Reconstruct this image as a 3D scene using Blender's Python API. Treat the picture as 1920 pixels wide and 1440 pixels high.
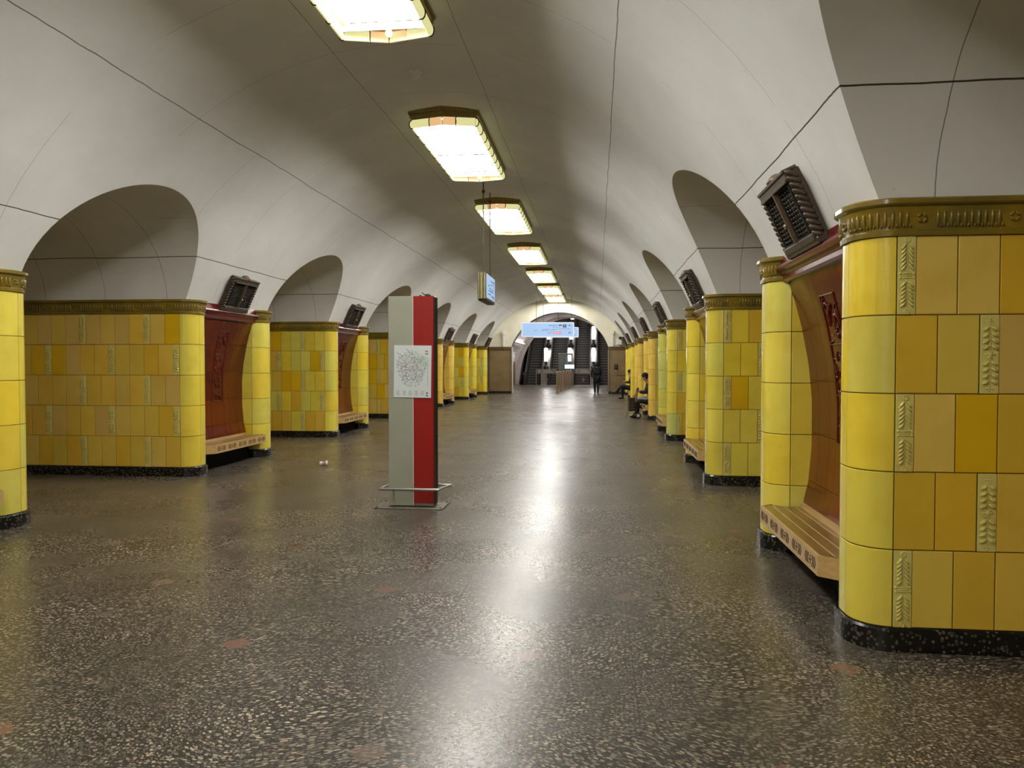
import bpy, bmesh, math, random
from math import sin, cos, pi, sqrt, radians as R
from mathutils import Vector, Matrix
random.seed(7)
SC = bpy.context.scene
COL = SC.collection
for o in list(bpy.data.objects): bpy.data.objects.remove(o)

# ------------------------------------------------------------------ camera, world, exposure
FPX = 1442.0
yaw = math.atan(159 / FPX); pit = math.atan(39 / math.hypot(FPX, 159))
cd = bpy.data.cameras.new('camera'); cam = bpy.data.objects.new('camera', cd); COL.objects.link(cam)
cd.sensor_fit = 'HORIZONTAL'; cd.sensor_width = 36; cd.lens = 36 * FPX / 1920
cd.clip_start = .05; cd.clip_end = 300
cam.location = (0, 0, 1.6); cam.rotation_euler = (pi / 2 - pit, 0, yaw)
SC.camera = cam
W = bpy.data.worlds.new('world'); SC.world = W; W.use_nodes = True
W.node_tree.nodes['Background'].inputs[0].default_value = (.9, .88, .8, 1)
W.node_tree.nodes['Background'].inputs[1].default_value = .02
SC.view_settings.view_transform = 'Standard'; SC.view_settings.look = 'None'
SC.view_settings.exposure = 0.0; SC.view_settings.gamma = 1; SC.view_settings.use_curve_mapping = False
SC.cycles.use_denoising = True
try: SC.cycles.denoiser = 'OPENIMAGEDENOISE'
except Exception: pass
SC.cycles.max_bounces = 8; SC.cycles.diffuse_bounces = 7; SC.cycles.glossy_bounces = 4
SC.cycles.sample_clamp_indirect = 6

TUBE_E = 56.0        # radiance of the tubes themselves
PLAT_W = 15.0        # platform lamps beyond the openings
XC = -2.1            # hall axis
XR, XL = 1.45, -5.65 # hall planes of the pylons
VR, VZ = 3.92, 1.08  # vault circle
BAY = 5.8; Y0 = 4.45; PL = 2.75; DEP = 3.8
YE = 40.4; YB = -8.0
SPR = 2.49

# ------------------------------------------------------------------ materials
def srgb(r, g, b):
    f = lambda c: (c / 255 / 12.92) if c / 255 <= .04045 else ((c / 255 + .055) / 1.055) ** 2.4
    return (f(r), f(g), f(b), 1)
class NT:
    def __init__(s, name):
        s.m = bpy.data.materials.new(name); s.m.use_nodes = True; s.t = s.m.node_tree
        s.b = s.t.nodes['Principled BSDF']
    def n(s, typ, **kw):
        nd = s.t.nodes.new(typ)
        for k, v in kw.items():
            if k in ('operation', 'blend_type', 'data_type', 'feature', 'distance', 'attribute_name', 'noise_dimensions', 'musgrave_type', 'wave_type', 'bands_direction', 'attribute_type', 'use_clamp', 'voronoi_dimensions'):
                setattr(nd, k, v)
            else:
                key = int(k[1:]) if k[0] == 'i' and k[1:].isdigit() else k.replace('_', ' ')
                if hasattr(v, 'is_output'): s.t.links.new(v, nd.inputs[key])
                else: nd.inputs[key].default_value = v
        return nd
    def l(s, a, b): s.t.links.new(a, b)
    def math(s, op, a, b=None, c=None, clamp=False):
        nd = s.t.nodes.new('ShaderNodeMath'); nd.operation = op; nd.use_clamp = clamp
        for i, v in enumerate((a, b, c)):
            if v is None: continue
            if hasattr(v, 'is_output'): s.l(v, nd.inputs[i])
            else: nd.inputs[i].default_value = v
        return nd.outputs[0]
    def mix(s, f, a, b, bt='MIX'):
        nd = s.t.nodes.new('ShaderNodeMix'); nd.data_type = 'RGBA'; nd.blend_type = bt
        for i, v in ((0, f), (6, a), (7, b)):
            if hasattr(v, 'is_output'): s.l(v, nd.inputs[i])
            else: nd.inputs[i].default_value = v
        return nd.outputs[2]
    def ramp(s, f, stops):
        nd = s.t.nodes.new('ShaderNodeValToRGB'); e = nd.color_ramp.elements
        while len(e) < len(stops): e.new(.5)
        for k, (p, c) in enumerate(stops):
            e[k].position = p; e[k].color = c if len(c) == 4 else (*c, 1)
        s.l(f, nd.inputs[0]); return nd.outputs[0]
    def obj(s): return s.n('ShaderNodeTexCoord').outputs['Object']
    def geo(s): return s.n('ShaderNodeNewGeometry').outputs['Position']
    def noise(s, vec, scale, detail=3, rough=.5):
        return s.n('ShaderNodeTexNoise', Vector=vec, Scale=scale, Detail=detail, Roughness=rough).outputs[0]
    def bump(s, h, strength=.2, dist=.01):
        nd = s.n('ShaderNodeBump', Strength=strength, Distance=dist, Height=h); s.l(nd.outputs[0], s.b.inputs['Normal']); return nd
    def set(s, col=None, rough=None, metal=None, emi=None, es=None, coat=None, trans=None, ior=None, spec=None):
        I = s.b.inputs
        for k, v in (('Base Color', col), ('Roughness', rough), ('Metallic', metal), ('Emission Color', emi), ('Emission Strength', es),
                     ('Coat Weight', coat), ('Transmission Weight', trans), ('IOR', ior), ('Specular IOR Level', spec)):
            if v is None: continue
            if hasattr(v, 'is_output'): s.l(v, I[k])
            else: I[k].default_value = v
        return s
def plain(name, col, rough=.5, metal=0, nscale=30, namt=.12, bumpv=0, **kw):
    m = NT(name); c = m.obj(); f = m.noise(c, nscale, 3)
    col2 = tuple(max(0, x * (1 - namt * 2)) for x in col[:3]) + (1,); col3 = tuple(min(1, x * (1 + namt)) for x in col[:3]) + (1,)
    m.set(col=m.ramp(f, [(.3, col2), (.7, col3)]), rough=rough, metal=metal, **kw)
    if bumpv: m.bump(f, bumpv, .004)
    return m.m
def emit(name, col, strength, sampling=True, base=1.0):
    m = NT(name); m.set(col=(col[0] * base, col[1] * base, col[2] * base, 1), emi=(col[0], col[1], col[2], 1), es=strength, rough=.4)
    if not sampling:
        try: m.m.cycles.emission_sampling = 'NONE'
        except Exception: pass
    return m.m

# plaster vault with thin joints
def mat_plaster():
    m = NT('vault_plaster'); p = m.geo()
    sx = m.n('ShaderNodeSeparateXYZ', Vector=p)
    wob = m.noise(p, 1.3, 4)
    w = m.math('MULTIPLY', m.math('SUBTRACT', wob, .5), .05)
    x = m.math('ADD', sx.outputs[0], w); y = m.math('ADD', sx.outputs[1], w); z = m.math('ADD', sx.outputs[2], m.math('MULTIPLY', w, .6))
    ax = m.math('ABSOLUTE', m.math('SUBTRACT', x, XC))
    def line(v, pos, wd):   # 1 on the line
        return m.math('LESS_THAN', m.math('ABSOLUTE', m.math('SUBTRACT', v, pos)), wd)
    inside = m.math('LESS_THAN', ax, 3.62)
    j1 = m.math('MULTIPLY', line(ax, 2.25, .0042), .8); j3 = m.math('MULTIPLY', line(ax, .72, .003), inside)
    j2 = line(z, 3.07, .0045)
    yy = m.math('FRACT', m.math('DIVIDE', m.math('SUBTRACT', y, Y0 + .75), 1.45))
    ring = m.math('LESS_THAN', yy, .0036)
    fade = m.math('GREATER_THAN', m.noise(p, .9, 2), .46)
    ring = m.math('MULTIPLY', m.math('MULTIPLY', ring, fade), inside)
    # arcs on the side soffits, one every bay-third
    ax2 = m.math('GREATER_THAN', ax, 3.75)
    rs = m.math('MULTIPLY', m.math('LESS_THAN', m.math('FRACT', m.math('DIVIDE', m.math('SUBTRACT', ax, 3.02), .92)), .007), ax2)
    lines = m.math('MAXIMUM', m.math('MAXIMUM', m.math('MAXIMUM', j1, j2), m.math('MULTIPLY', j3, .8)), m.math('MAXIMUM', m.math('MULTIPLY', ring, .55), m.math('MULTIPLY', rs, .7)))
    big = m.noise(p, .8, 5, .6)
    base = m.ramp(big, [(.3, srgb(206, 205, 200)), (.7, srgb(222, 222, 217))])
    fine = m.noise(p, 26, 4, .7)
    # scuffed patches
    sc = m.math('MULTIPLY', m.math('GREATER_THAN', m.noise(p, 7, 6, .75), .69), .22)
    base = m.mix(sc, base, srgb(150, 142, 130))
    col = m.mix(lines, base, srgb(62, 56, 48))
    m.set(col=col, rough=.62, spec=.3)
    h = m.math('SUBTRACT', m.math('MULTIPLY', fine, .18), lines)
    m.bump(m.math('ADD', h, m.math('MULTIPLY', big, 1.5)), .35, .006)
    return m.m
def mat_tile(name, rough=.16, colbase=None, mott=.1):
    m = NT(name); p = m.geo()
    a = m.n('ShaderNodeAttribute', attribute_name='tint').outputs[0] if colbase is None else None
    n1 = m.noise(p, 3.2, 4, .6); n2 = m.noise(p, 60, 2)
    base = a if a is not None else colbase
    c = m.mix(m.ramp(n1, [(.45, (0, 0, 0)), (.75, (1, 1, 1))]), base, m.mix(.3, base, srgb(190, 146, 10)))
    dirt = m.ramp(m.noise(p, 21, 5, .8), [(.70, (0, 0, 0)), (.78, (1, 1, 1))])
    c = m.mix(m.math('MULTIPLY', dirt, .18), c, (.16, .1, .005, 1)) if colbase is None else c
    m.set(col=c, rough=rough, spec=.5, coat=.25)
    m.b.inputs['Coat Roughness'].default_value = .06
    st = m.n('ShaderNodeVectorMath', operation='MULTIPLY'); m.l(p, st.inputs[0]); st.inputs[1].default_value = (9, 9, 1.2)
    h = m.math('ADD', m.noise(st.outputs[0], 1.0, 3), m.math('MULTIPLY', n2, .02))
    m.bump(h, .22, .01)
    return m.m
def mat_granite(name, dark, light, scale, rough=.2, thr=.2, stretch=(1, 1, 1)):
    m = NT(name); p = m.geo()
    st = m.n('ShaderNodeVectorMath', operation='MULTIPLY'); m.l(p, st.inputs[0]); st.inputs[1].default_value = stretch
    v = m.n('ShaderNodeTexVoronoi', Vector=st.outputs[0], Scale=scale)
    r = m.n('ShaderNodeSeparateColor', Color=v.outputs['Color'])
    chip = m.math('MULTIPLY', m.math('LESS_THAN', v.outputs['Distance'], .42), m.math('GREATER_THAN', r.outputs[0], thr))
    tone = m.mix(r.outputs[1], light, dark)
    m.set(col=m.mix(chip, dark, m.mix(.25, tone, light)), rough=rough)
    return m.m
def mat_floor():
    m = NT('terrazzo_floor'); p = m.geo()
    sx = m.n('ShaderNodeSeparateXYZ', Vector=p)
    # chips lie in swirls: bend the coordinates with a slow noise and squeeze them
    warp = m.n('ShaderNodeTexNoise', Vector=p, Scale=.75, Detail=1.5)
    wv = m.n('ShaderNodeVectorMath', operation='MULTIPLY_ADD'); m.l(warp.outputs[1], wv.inputs[0]); wv.inputs[1].default_value = (.9, .9, 0); m.l(p, wv.inputs[2])
    jg = m.n('ShaderNodeTexNoise', Vector=p, Scale=55, Detail=1)
    jv = m.n('ShaderNodeVectorMath', operation='MULTIPLY_ADD'); m.l(jg.outputs[1], jv.inputs[0]); jv.inputs[1].default_value = (.012, .012, 0); m.l(wv.outputs[0], jv.inputs[2])
    def chips(scale, thr, seed, lo, size):
        st = m.n('ShaderNodeVectorMath', operation='MULTIPLY_ADD'); m.l(jv.outputs[0], st.inputs[0]); st.inputs[1].default_value = (.75, 1.3, 0); st.inputs[2].default_value = (seed, seed * .7, 0)
        v = m.n('ShaderNodeTexVoronoi', voronoi_dimensions='2D', Vector=st.outputs[0], Scale=scale)
        r = m.n('ShaderNodeSeparateColor', Color=v.outputs['Color'])
        lim = m.math('MULTIPLY_ADD', r.outputs[1], size, lo)
        return m.math('MULTIPLY', m.math('LESS_THAN', v.outputs['Distance'], lim), m.math('GREATER_THAN', r.outputs[0], thr)), r
    c1, r1 = chips(50, .3, 0, .2, .28)
    c2, r2 = chips(95, .3, 5.3, .25, .25)
    dens = m.ramp(m.noise(p, 1.1, 3), [(.35, (.35, .35, .35)), (.65, (1, 1, 1))])
    basec = m.ramp(m.noise(p, 1.6, 4), [(.3, srgb(48, 45, 41)), (.7, srgb(62, 57, 49))])
    t1 = m.ramp(r1.outputs[2], [(0, srgb(100, 94, 84)), (.5, srgb(132, 123, 106)), (.85, srgb(176, 164, 142)), (1, srgb(176, 142, 120))])
    t2 = m.ramp(r2.outputs[2], [(0, srgb(34, 33, 31)), (.6, srgb(92, 86, 77)), (1, srgb(122, 113, 98))])
    c = m.mix(c2, basec, t2)
    c = m.mix(m.math('MULTIPLY', c1, dens), c, t1)
    # slab joints
    xx = m.math('FRACT', m.math('DIVIDE', m.math('ADD', sx.outputs[0], .37), .56))
    jx = m.math('LESS_THAN', m.math('ABSOLUTE', m.math('SUBTRACT', xx, .006)), .0045)
    on = m.math('GREATER_THAN', m.noise(m.n('ShaderNodeCombineXYZ', X=m.math('FLOOR', m.math('DIVIDE', m.math('ADD', sx.outputs[0], .37 + .2), .56)), Y=0.0, Z=0.0).outputs[0], 3.7, 0), .5)
    jx = m.math('MULTIPLY', jx, on)
    jy = m.math('LESS_THAN', m.math('FRACT', m.math('DIVIDE', m.math('SUBTRACT', sx.outputs[1], 3.58), 1.805)), .002)
    cell = m.n('ShaderNodeCombineXYZ', X=m.math('FLOOR', m.math('DIVIDE', m.math('ADD', sx.outputs[0], .37), .56)), Y=m.math('FLOOR', m.math('DIVIDE', m.math('SUBTRACT', sx.outputs[1], 3.0), 1.805)), Z=0.0)
    jy = m.math('MULTIPLY', jy, m.math('GREATER_THAN', m.noise(cell.outputs[0], 5.3, 0), .55))
    j = m.math('MAXIMUM', jx, jy)
    c = m.mix(m.math('MULTIPLY', j, .7), c, srgb(26, 24, 22))
    # brick-red lozenges on a slanting lattice
    jr = m.math('ROUND', m.math('DIVIDE', m.math('SUBTRACT', sx.outputs[1], 3.04), 1.115))
    dy = m.math('SUBTRACT', sx.outputs[1], m.math('ADD', m.math('MULTIPLY', jr, 1.115), 3.04))
    xo = m.math('SUBTRACT', sx.outputs[0], m.math('SUBTRACT', m.math('MULTIPLY', jr, .56), .93))
    dx = m.math('SUBTRACT', xo, m.math('MULTIPLY', m.math('ROUND', m.math('DIVIDE', xo, 1.672)), 1.672))
    loz = m.math('LESS_THAN', m.math('ADD', m.math('ABSOLUTE', dx), m.math('ABSOLUTE', dy)), .092)
    idv = m.n('ShaderNodeCombineXYZ', X=m.math('ROUND', m.math('DIVIDE', xo, 1.672)), Y=jr, Z=.5)
    wn = m.n('ShaderNodeTexWhiteNoise', Vector=idv.outputs[0])
    wc = m.ramp(wn.outputs[0], [(0, srgb(104, 66, 50)), (.45, srgb(112, 74, 58)), (.72, srgb(112, 96, 84)), (1, srgb(70, 66, 60))])
    wc = m.mix(m.math('MULTIPLY', m.noise(p, 90, 2), .35), wc, srgb(150, 120, 100))
    keep = m.math('GREATER_THAN', sx.outputs[1], 2.0)
    c = m.mix(m.math('MULTIPLY', loz, .82), c, wc)
    wear = m.noise(p, .7, 4)
    rgh = m.math('ADD', m.math('MULTIPLY', wear, .12), m.math('ADD', .215, m.math('MULTIPLY', c1, .07)))
    m.set(col=c, rough=rgh, spec=.38)
    hh = m.math('SUBTRACT', m.math('ADD', m.math('MULTIPLY', c1, .25), m.math('MULTIPLY', m.noise(p, 40, 3), .6)), j)
    m.bump(hh, .3, .0022)
    return m.m
def mat_wood(name, a, b, rough=.35):
    m = NT(name); p = m.obj()
    st = m.n('ShaderNodeVectorMath', operation='MULTIPLY'); m.l(p, st.inputs[0]); st.inputs[1].default_value = (26, 1.6, 26)
    f = m.noise(st.outputs[0], 1.0, 5, .65)
    m.set(col=m.ramp(f, [(.3, a), (.7, b)]), rough=rough, coat=.2); m.bump(f, .15, .002)
    return m.m
M = {}
M['plaster'] = mat_plaster()
M['tile'] = mat_tile('glazed_yellow_tile')
M['relief'] = mat_tile('glazed_relief_tile', .22, srgb(214, 202, 116))
M['grout'] = plain('dark_grout', srgb(92, 70, 30), .9)
M['cornice'] = mat_tile('olive_glazed_cornice', .2, srgb(112, 96, 36))
M['plinth'] = mat_granite('black_granite', srgb(20, 19, 18), srgb(96, 88, 78), 42, .22, .35)
M['floor'] = mat_floor()
M['wood_dark'] = mat_wood('varnished_seat_wood', srgb(98, 74, 36), srgb(132, 102, 54), .3)
M['wood_light'] = mat_wood('pale_front_wood', srgb(176, 142, 88), srgb(200, 166, 108), .38)
M['carve'] = plain('carved_dark', srgb(74, 48, 24), .7)
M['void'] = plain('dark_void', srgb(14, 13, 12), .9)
M['bronze'] = plain('dark_bronze', srgb(78, 66, 54), .42, .35, 18, .15)
M['bronze_hi'] = plain('worn_bronze', srgb(112, 92, 70), .38, .4, 18, .15)
M['grille'] = plain('black_grille', srgb(44, 40, 38), .45, .3)
M['knob'] = plain('bright_knob', srgb(190, 180, 150), .25, .8)
M['brass'] = plain('dull_brass', srgb(146, 126, 76), .38, .5)
M['glasspanel'] = emit('lit_opal_glass', (.76, .73, .34), .9, False, .3)
M['glasswarm'] = emit('lit_warm_opal_glass', (.95, .58, .28), .8, False, .3)
M['tube'] = emit('fluorescent_tube', (1, .985, .945), TUBE_E, True)
M['reflector'] = plain('white_reflector', srgb(225, 222, 215), .5)
M['tray'] = plain('grey_reflector_tray', srgb(120, 116, 108), .6)  # even dark grey, so the tubes stand out against the plate
M['bulb'] = emit('warm_bulb', (1, .8, .5), 6, False)
M['blackband'] = plain('black_band', srgb(22, 20, 18), .4)
M['steel'] = plain('brushed_steel', srgb(176, 172, 164), .28, .95, 60, .06)
M['steel_dull'] = plain('dull_steel', srgb(120, 116, 106), .42, .7, 30, .1)
M['grey_panel'] = plain('pale_grey_panel', srgb(150, 152, 136), .38, 0, 3, .03)
M['red_panel'] = plain('red_panel', srgb(140, 14, 10), .3, 0, 3, .04)
M['maroon_edge'] = plain('dark_edge', srgb(34, 4, 8), .6)
M['white'] = plain('white_plastic', srgb(226, 224, 216), .45, 0, 10, .03)
M['black'] = plain('black_plastic', srgb(20, 20, 22), .4)
M['cable'] = plain('hanging_cable', srgb(96, 84, 66), .5, .5)
M['marble'] = plain('brown_marble', srgb(132, 112, 82), .2, 0, 2.5, .1)
M['marble_top'] = plain('brown_cap', srgb(92, 70, 44), .3, 0, 6, .1)
M['sign_blue'] = emit('backlit_sign_face', (.42, .62, .93), .8, False, .15)
M['sign_line'] = plain('sign_ink', srgb(40, 56, 96), .6)
M['sign_black'] = plain('sign_black', srgb(14, 14, 20), .6)
M['sign_red'] = emit('sign_red', (.72, .10, .18), .3, False)
M['sign_white'] = emit('sign_white_text', (.95, .95, 1), .8, False, .2)
M['sign_frame'] = emit('sign_white_rim', (.86, .9, 1.0), .8, False, .2)
M['champagne'] = plain('champagne_metal', srgb(168, 160, 120), .3, .8)
M['paper'] = plain('map_paper', srgb(206, 214, 214), .5, 0, 4, .03)
M['ink'] = plain('map_ink', srgb(120, 122, 120), .7)
M['ink_dark'] = plain('map_ink_dark', srgb(70, 70, 74), .7)
M['ink_green'] = plain('map_green_patch', srgb(194, 212, 200), .6)
M['ink_rose'] = plain('map_rose_patch', srgb(206, 200, 194), .6)
M['logo_red'] = plain('logo_red', srgb(150, 20, 24), .5)
M['coat'] = plain('black_coat', srgb(20, 20, 24), .85, 0, 60, .2, .2)
M['jacket'] = plain('grey_jacket', srgb(96, 98, 100), .8, 0, 60, .2, .2)
M['trousers'] = plain('dark_trousers', srgb(24, 25, 30), .85)
M['greytrouser'] = plain('light_grey_apron', srgb(150, 152, 150), .8)
M['skin'] = plain('skin', srgb(176, 124, 96), .55)
M['hair'] = plain('dark_hair', srgb(26, 20, 18), .6)
M['shoe'] = plain('black_shoe', srgb(18, 17, 17), .45)
M['esc_step'] = plain('step_metal', srgb(58, 54, 52), .45, .5)
M['esc_edge'] = plain('step_edge', srgb(118, 110, 104), .4, .4)
M['esc_side'] = plain('balustrade_dark', srgb(58, 50, 46), .35, .3)
M['rubber'] = plain('black_rubber', srgb(16, 15, 15), .5)
M['lilac'] = plain('pale_lilac_plaster', srgb(186, 176, 172), .6, 0, 2, .05)
M['cream'] = plain('cream_plaster', srgb(224, 218, 196), .6, 0, 2, .04)
M['opal'] = emit('opal_escalator_lamp', (1, .98, .96), 9, True)
M['copper'] = plain('brassy_barrier_metal', srgb(206, 182, 152), .3, .9)
M['glass'] = NT('booth_glass').set(col=(.7, .8, .8, 1), rough=.05, trans=.9, ior=1.3).m
M['screen'] = emit('lit_screen', (.55, .75, 1), 1.3, False)
M['plaid'] = plain('plaid_cloth', srgb(70, 52, 46), .9, 0, 40, .4)
M['cup'] = plain('white_paper_cup', srgb(240, 236, 226), .6)
M['cup_red'] = plain('cup_brown_print', srgb(150, 80, 64), .6)

# ------------------------------------------------------------------ mesh helpers
class MB:
    def __init__(s): s.v = []; s.f = []; s.mi = []; s.sm = []; s.tint = []
    def add(s, vs, fs, mi=0, smooth=False, tint=None):
        o = len(s.v); s.v += [tuple(p) for p in vs]
        for f in fs: s.f.append([i + o for i in f]); s.mi.append(mi); s.sm.append(smooth); s.tint.append(tint or (1, 1, 1, 1))
    def box(s, x0, x1, y0, y1, z0, z1, mi=0, mat=None):
        vs = [(x, y, z) for x in (x0, x1) for y in (y0, y1) for z in (z0, z1)]
        if mat is not None: vs = [tuple(mat @ Vector(p)) for p in vs]
        s.add(vs, [(0, 1, 3, 2), (4, 6, 7, 5), (0, 4, 5, 1), (2, 3, 7, 6), (0, 2, 6, 4), (1, 5, 7, 3)], mi)
    def bbox(s, x0, x1, y0, y1, z0, z1, b=.004, mi=0, mat=None):   # box with chamfered edges
        xs = (x0, x0 + b, x1 - b, x1); ys = (y0, y0 + b, y1 - b, y1); zs = (z0, z0 + b, z1 - b, z1)
        bm = bmesh.new(); bmesh.ops.create_cube(bm, size=1)
        for v in bm.verts:
            v.co = Vector(((x0 + x1) / 2 + v.co.x * (x1 - x0), (y0 + y1) / 2 + v.co.y * (y1 - y0), (z0 + z1) / 2 + v.co.z * (z1 - z0)))
        bmesh.ops.bevel(bm, geom=bm.edges[:], offset=b, segments=1, affect='EDGES')
        bm.verts.index_update(); vs = [v.co.copy() for v in bm.verts]
        if mat is not None: vs = [mat @ v for v in vs]
        s.add(vs, [[v.index for v in f.verts] for f in bm.faces], mi); bm.free()
    def tube(s, pts, r, n=8, mi=0, cap=True, smooth=True):
        pts = [Vector(p) for p in pts]; rr = r if isinstance(r, (list, tuple)) else [r] * len(pts)
        vs = []; up0 = None
        for i, p in enumerate(pts):
            d = (pts[min(i + 1, len(pts) - 1)] - pts[max(i - 1, 0)]).normalized()
            if up0 is None: up0 = Vector((0, 0, 1)) if abs(d.z) < .9 else Vector((1, 0, 0))
            a = d.cross(up0).normalized(); b = d.cross(a).normalized(); up0 = -b if b.dot(up0) < 0 else b
            for k in range(n):
                t = 2 * pi * k / n; vs.append(p + (a * cos(t) + b * sin(t)) * rr[i])
        fs = []
        for i in range(len(pts) - 1):
            for k in range(n): fs.append((i * n + k, i * n + (k + 1) % n, (i + 1) * n + (k + 1) % n, (i + 1) * n + k))
        s.add(vs, fs, mi, smooth)
        if cap:
            s.add(vs[:n], [list(range(n))], mi); s.add(vs[-n:], [list(range(n))], mi)
    def ell(s, c, rx, ry, rz, n=8, m=5, mi=0, mat=None, smooth=True):
        vs = []; 
        for j in range(m + 1):
            ph = -pi / 2 + pi * j / m
            for k in range(n):
                t = 2 * pi * k / n; vs.append(Vector((rx * cos(ph) * cos(t), ry * cos(ph) * sin(t), rz * sin(ph))))
        if mat is not None: vs = [mat @ v for v in vs]
        vs = [v + Vector(c) for v in vs]
        s.add(vs, [(j * n + k, j * n + (k + 1) % n, (j + 1) * n + (k + 1) % n, (j + 1) * n + k) for j in range(m) for k in range(n)], mi, smooth)
    def prism(s, poly, z0, z1, mi=0, axis='z'):
        n = len(poly)
        if axis == 'z': a = [(x, y, z0) for x, y in poly]; b = [(x, y, z1) for x, y in poly]
        elif axis == 'y': a = [(x, z0, y) for x, y in poly]; b = [(x, z1, y) for x, y in poly]
        else: a = [(z0, x, y) for x, y in poly]; b = [(z1, x, y) for x, y in poly]
        s.add(a + b, [list(range(n))[::-1], list(range(n, 2 * n))] + [(i, (i + 1) % n, n + (i + 1) % n, n + i) for i in range(n)], mi)
    def grid(s, P, mi=0, smooth=True, tint=None, flip=False):    # P rows of points
        nr, nc = len(P), len(P[0]); vs = [q for row in P for q in row]
        fs = [(i * nc + j, i * nc + j + 1, (i + 1) * nc + j + 1, (i + 1) * nc + j) for i in range(nr - 1) for j in range(nc - 1)]
        s.add(vs, fs, mi, smooth, tint)
    def lathe(s, prof, c=(0, 0, 0), n=16, mi=0, mat=None):
        vs = []
        for r, z in prof:
            for k in range(n):
                t = 2 * pi * k / n; vs.append(Vector((r * cos(t), r * sin(t), z)))
        if mat is not None: vs = [mat @ v for v in vs]
        vs = [v + Vector(c) for v in vs]
        s.add(vs, [(j * n + k, j * n + (k + 1) % n, (j + 1) * n + (k + 1) % n, (j + 1) * n + k) for j in range(len(prof) - 1) for k in range(n)], mi, True)
    def mesh(s, name, mats, recalc=False):
        me = bpy.data.meshes.new(name); me.from_pydata(s.v, [], s.f)
        for m in (mats if isinstance(mats, (list, tuple)) else [mats]): me.materials.append(M[m] if isinstance(m, str) else m)
        me.polygons.foreach_set('material_index', s.mi); me.polygons.foreach_set('use_smooth', s.sm)
        if any(t != (1, 1, 1, 1) for t in s.tint):
            at = me.attributes.new('tint', 'FLOAT_COLOR', 'FACE'); at.data.foreach_set('color', [c for t in s.tint for c in t])
        me.update()
        if recalc:
            bm = bmesh.new(); bm.from_mesh(me); bmesh.ops.recalc_face_normals(bm, faces=bm.faces[:]); bm.to_mesh(me); bm.free()
        return me
    def build(s, name, mats, parent=None, loc=None, recalc=True):
        return inst(name, s.mesh(name, mats, recalc), parent, loc)
def inst(name, me, parent=None, loc=None, rot=None, scale=None):
    o = bpy.data.objects.new(name, me); COL.objects.link(o)
    if parent is not None: o.parent = parent
    if loc is not None: o.location = loc
    if rot is not None: o.rotation_euler = rot
    if scale is not None: o.scale = scale
    return o
def thing(name, label, cat, loc=(0, 0, 0), rotz=0, group=None):
    o = bpy.data.objects.new(name, None); COL.objects.link(o); o.location = loc; o.rotation_euler = (0, 0, rotz)
    o.empty_display_size = .2
    return tag(o, label, cat, group)
def tag(o, label, cat, group=None):
    o['label'] = label; o['category'] = cat
    if group: o['group'] = group
    return o
def struct(o): o['kind'] = 'structure'; return o
def kids(o): return [c for c in COL.objects if c.parent == o]
def dup(root, loc, rotz=None, label=None, group=None):
    r = root.copy(); COL.objects.link(r); r.location = loc
    if rotz is not None: r.rotation_euler = (0, 0, rotz)
    if label: r['label'] = label
    if group: r['group'] = group
    for ch in list(root.children):
        c = ch.copy(); COL.objects.link(c); c.parent = r
        for g in list(ch.children):
            d = g.copy(); COL.objects.link(d); d.parent = c
    return r
def vz(off):   # vault height at lateral offset
    return VZ + sqrt(max(0, VR * VR - off * off))
def voff(z): return sqrt(max(0, VR * VR - (z - VZ) ** 2))

# ------------------------------------------------------------------ setting: vault, floor, walls
AW, AH = 1.56, 1.19                 # half width and rise of the side openings
def zlow(y):                        # lower edge of the hall vault at y
    k = round((y - (Y0 - 1.525)) / BAY); d = y - (Y0 - 1.525 + k * BAY)
    if abs(d) < AW: return SPR + AH * sqrt(1 - (d / AW) ** 2), True
    return SPR, False
CENT = [Y0 - 1.525 + k * BAY for k in range(-1, 7)]
ys = [YB]
for c in CENT:
    seg = [c - AW * cos(pi * i / 36) for i in range(37)]
    ys += [c - AW - .55, c - AW - .001] + seg + [c + AW + .001, c + AW + .55]
ys = sorted(set(y for y in ys if YB <= y <= YE)); ys.append(YE)
mb = MB()
NV = 28
rows = []
for y in ys:
    zl, _ = zlow(y); a = math.asin(min(1, (zl - VZ) / VR))
    rows.append([(XC + VR * cos(a + (pi - 2 * a) * j / NV), y, VZ + VR * sin(a + (pi - 2 * a) * j / NV)) for j in range(NV + 1)])
mb.grid(rows)
for side in (1, -1):
    for c in CENT:
        P = []; Q = []
        for i in range(37):
            y = c - AW * cos(pi * i / 36)
            if y > YE: break
            z = SPR + AH * sin(pi * i / 36); o = voff(z)
            P.append([(XC + side * (o + (3.55 + DEP - o) * t / 4), y, z) for t in range(5)])
            Q.append([(XC + side * (3.55 + DEP), y, z), (XC + side * (3.55 + DEP), y, 4.2)])
        mb.grid(P); mb.grid(Q, smooth=False)
        e = XC + side * (3.55 + DEP)
        mb.add([(e, c + AW, 2.4), (e, c + AW, 4.2), (e, c + BAY - AW, 4.2), (e, c + BAY - AW, 2.4)], [(0, 1, 2, 3)])
ceil_o = struct(mb.build('ceiling', 'plaster', recalc=False))
mb = MB()
mb.add([(-13.2, YB, 0), (9, YB, 0), (9, 72, 0), (-13.2, 72, 0)], [(0, 1, 2, 3)])
struct(mb.build('floor', 'floor'))
for nm, x in (('wall_left', -13.2), ('wall_right', 9.0)):
    mb = MB(); mb.box(x - .1, x + .1, YB, YE + 2, 0, 4.2); struct(mb.build(nm, 'cream'))
for nm, x0, x1 in (('ceiling_left', -13.2, XC - 3.55 - DEP), ('ceiling_right', XC + 3.55 + DEP, 9.0)):
    mb = MB(); mb.box(x0, x1, YB, YE + 2, 4.2, 4.3); struct(mb.build(nm, 'cream'))
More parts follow.
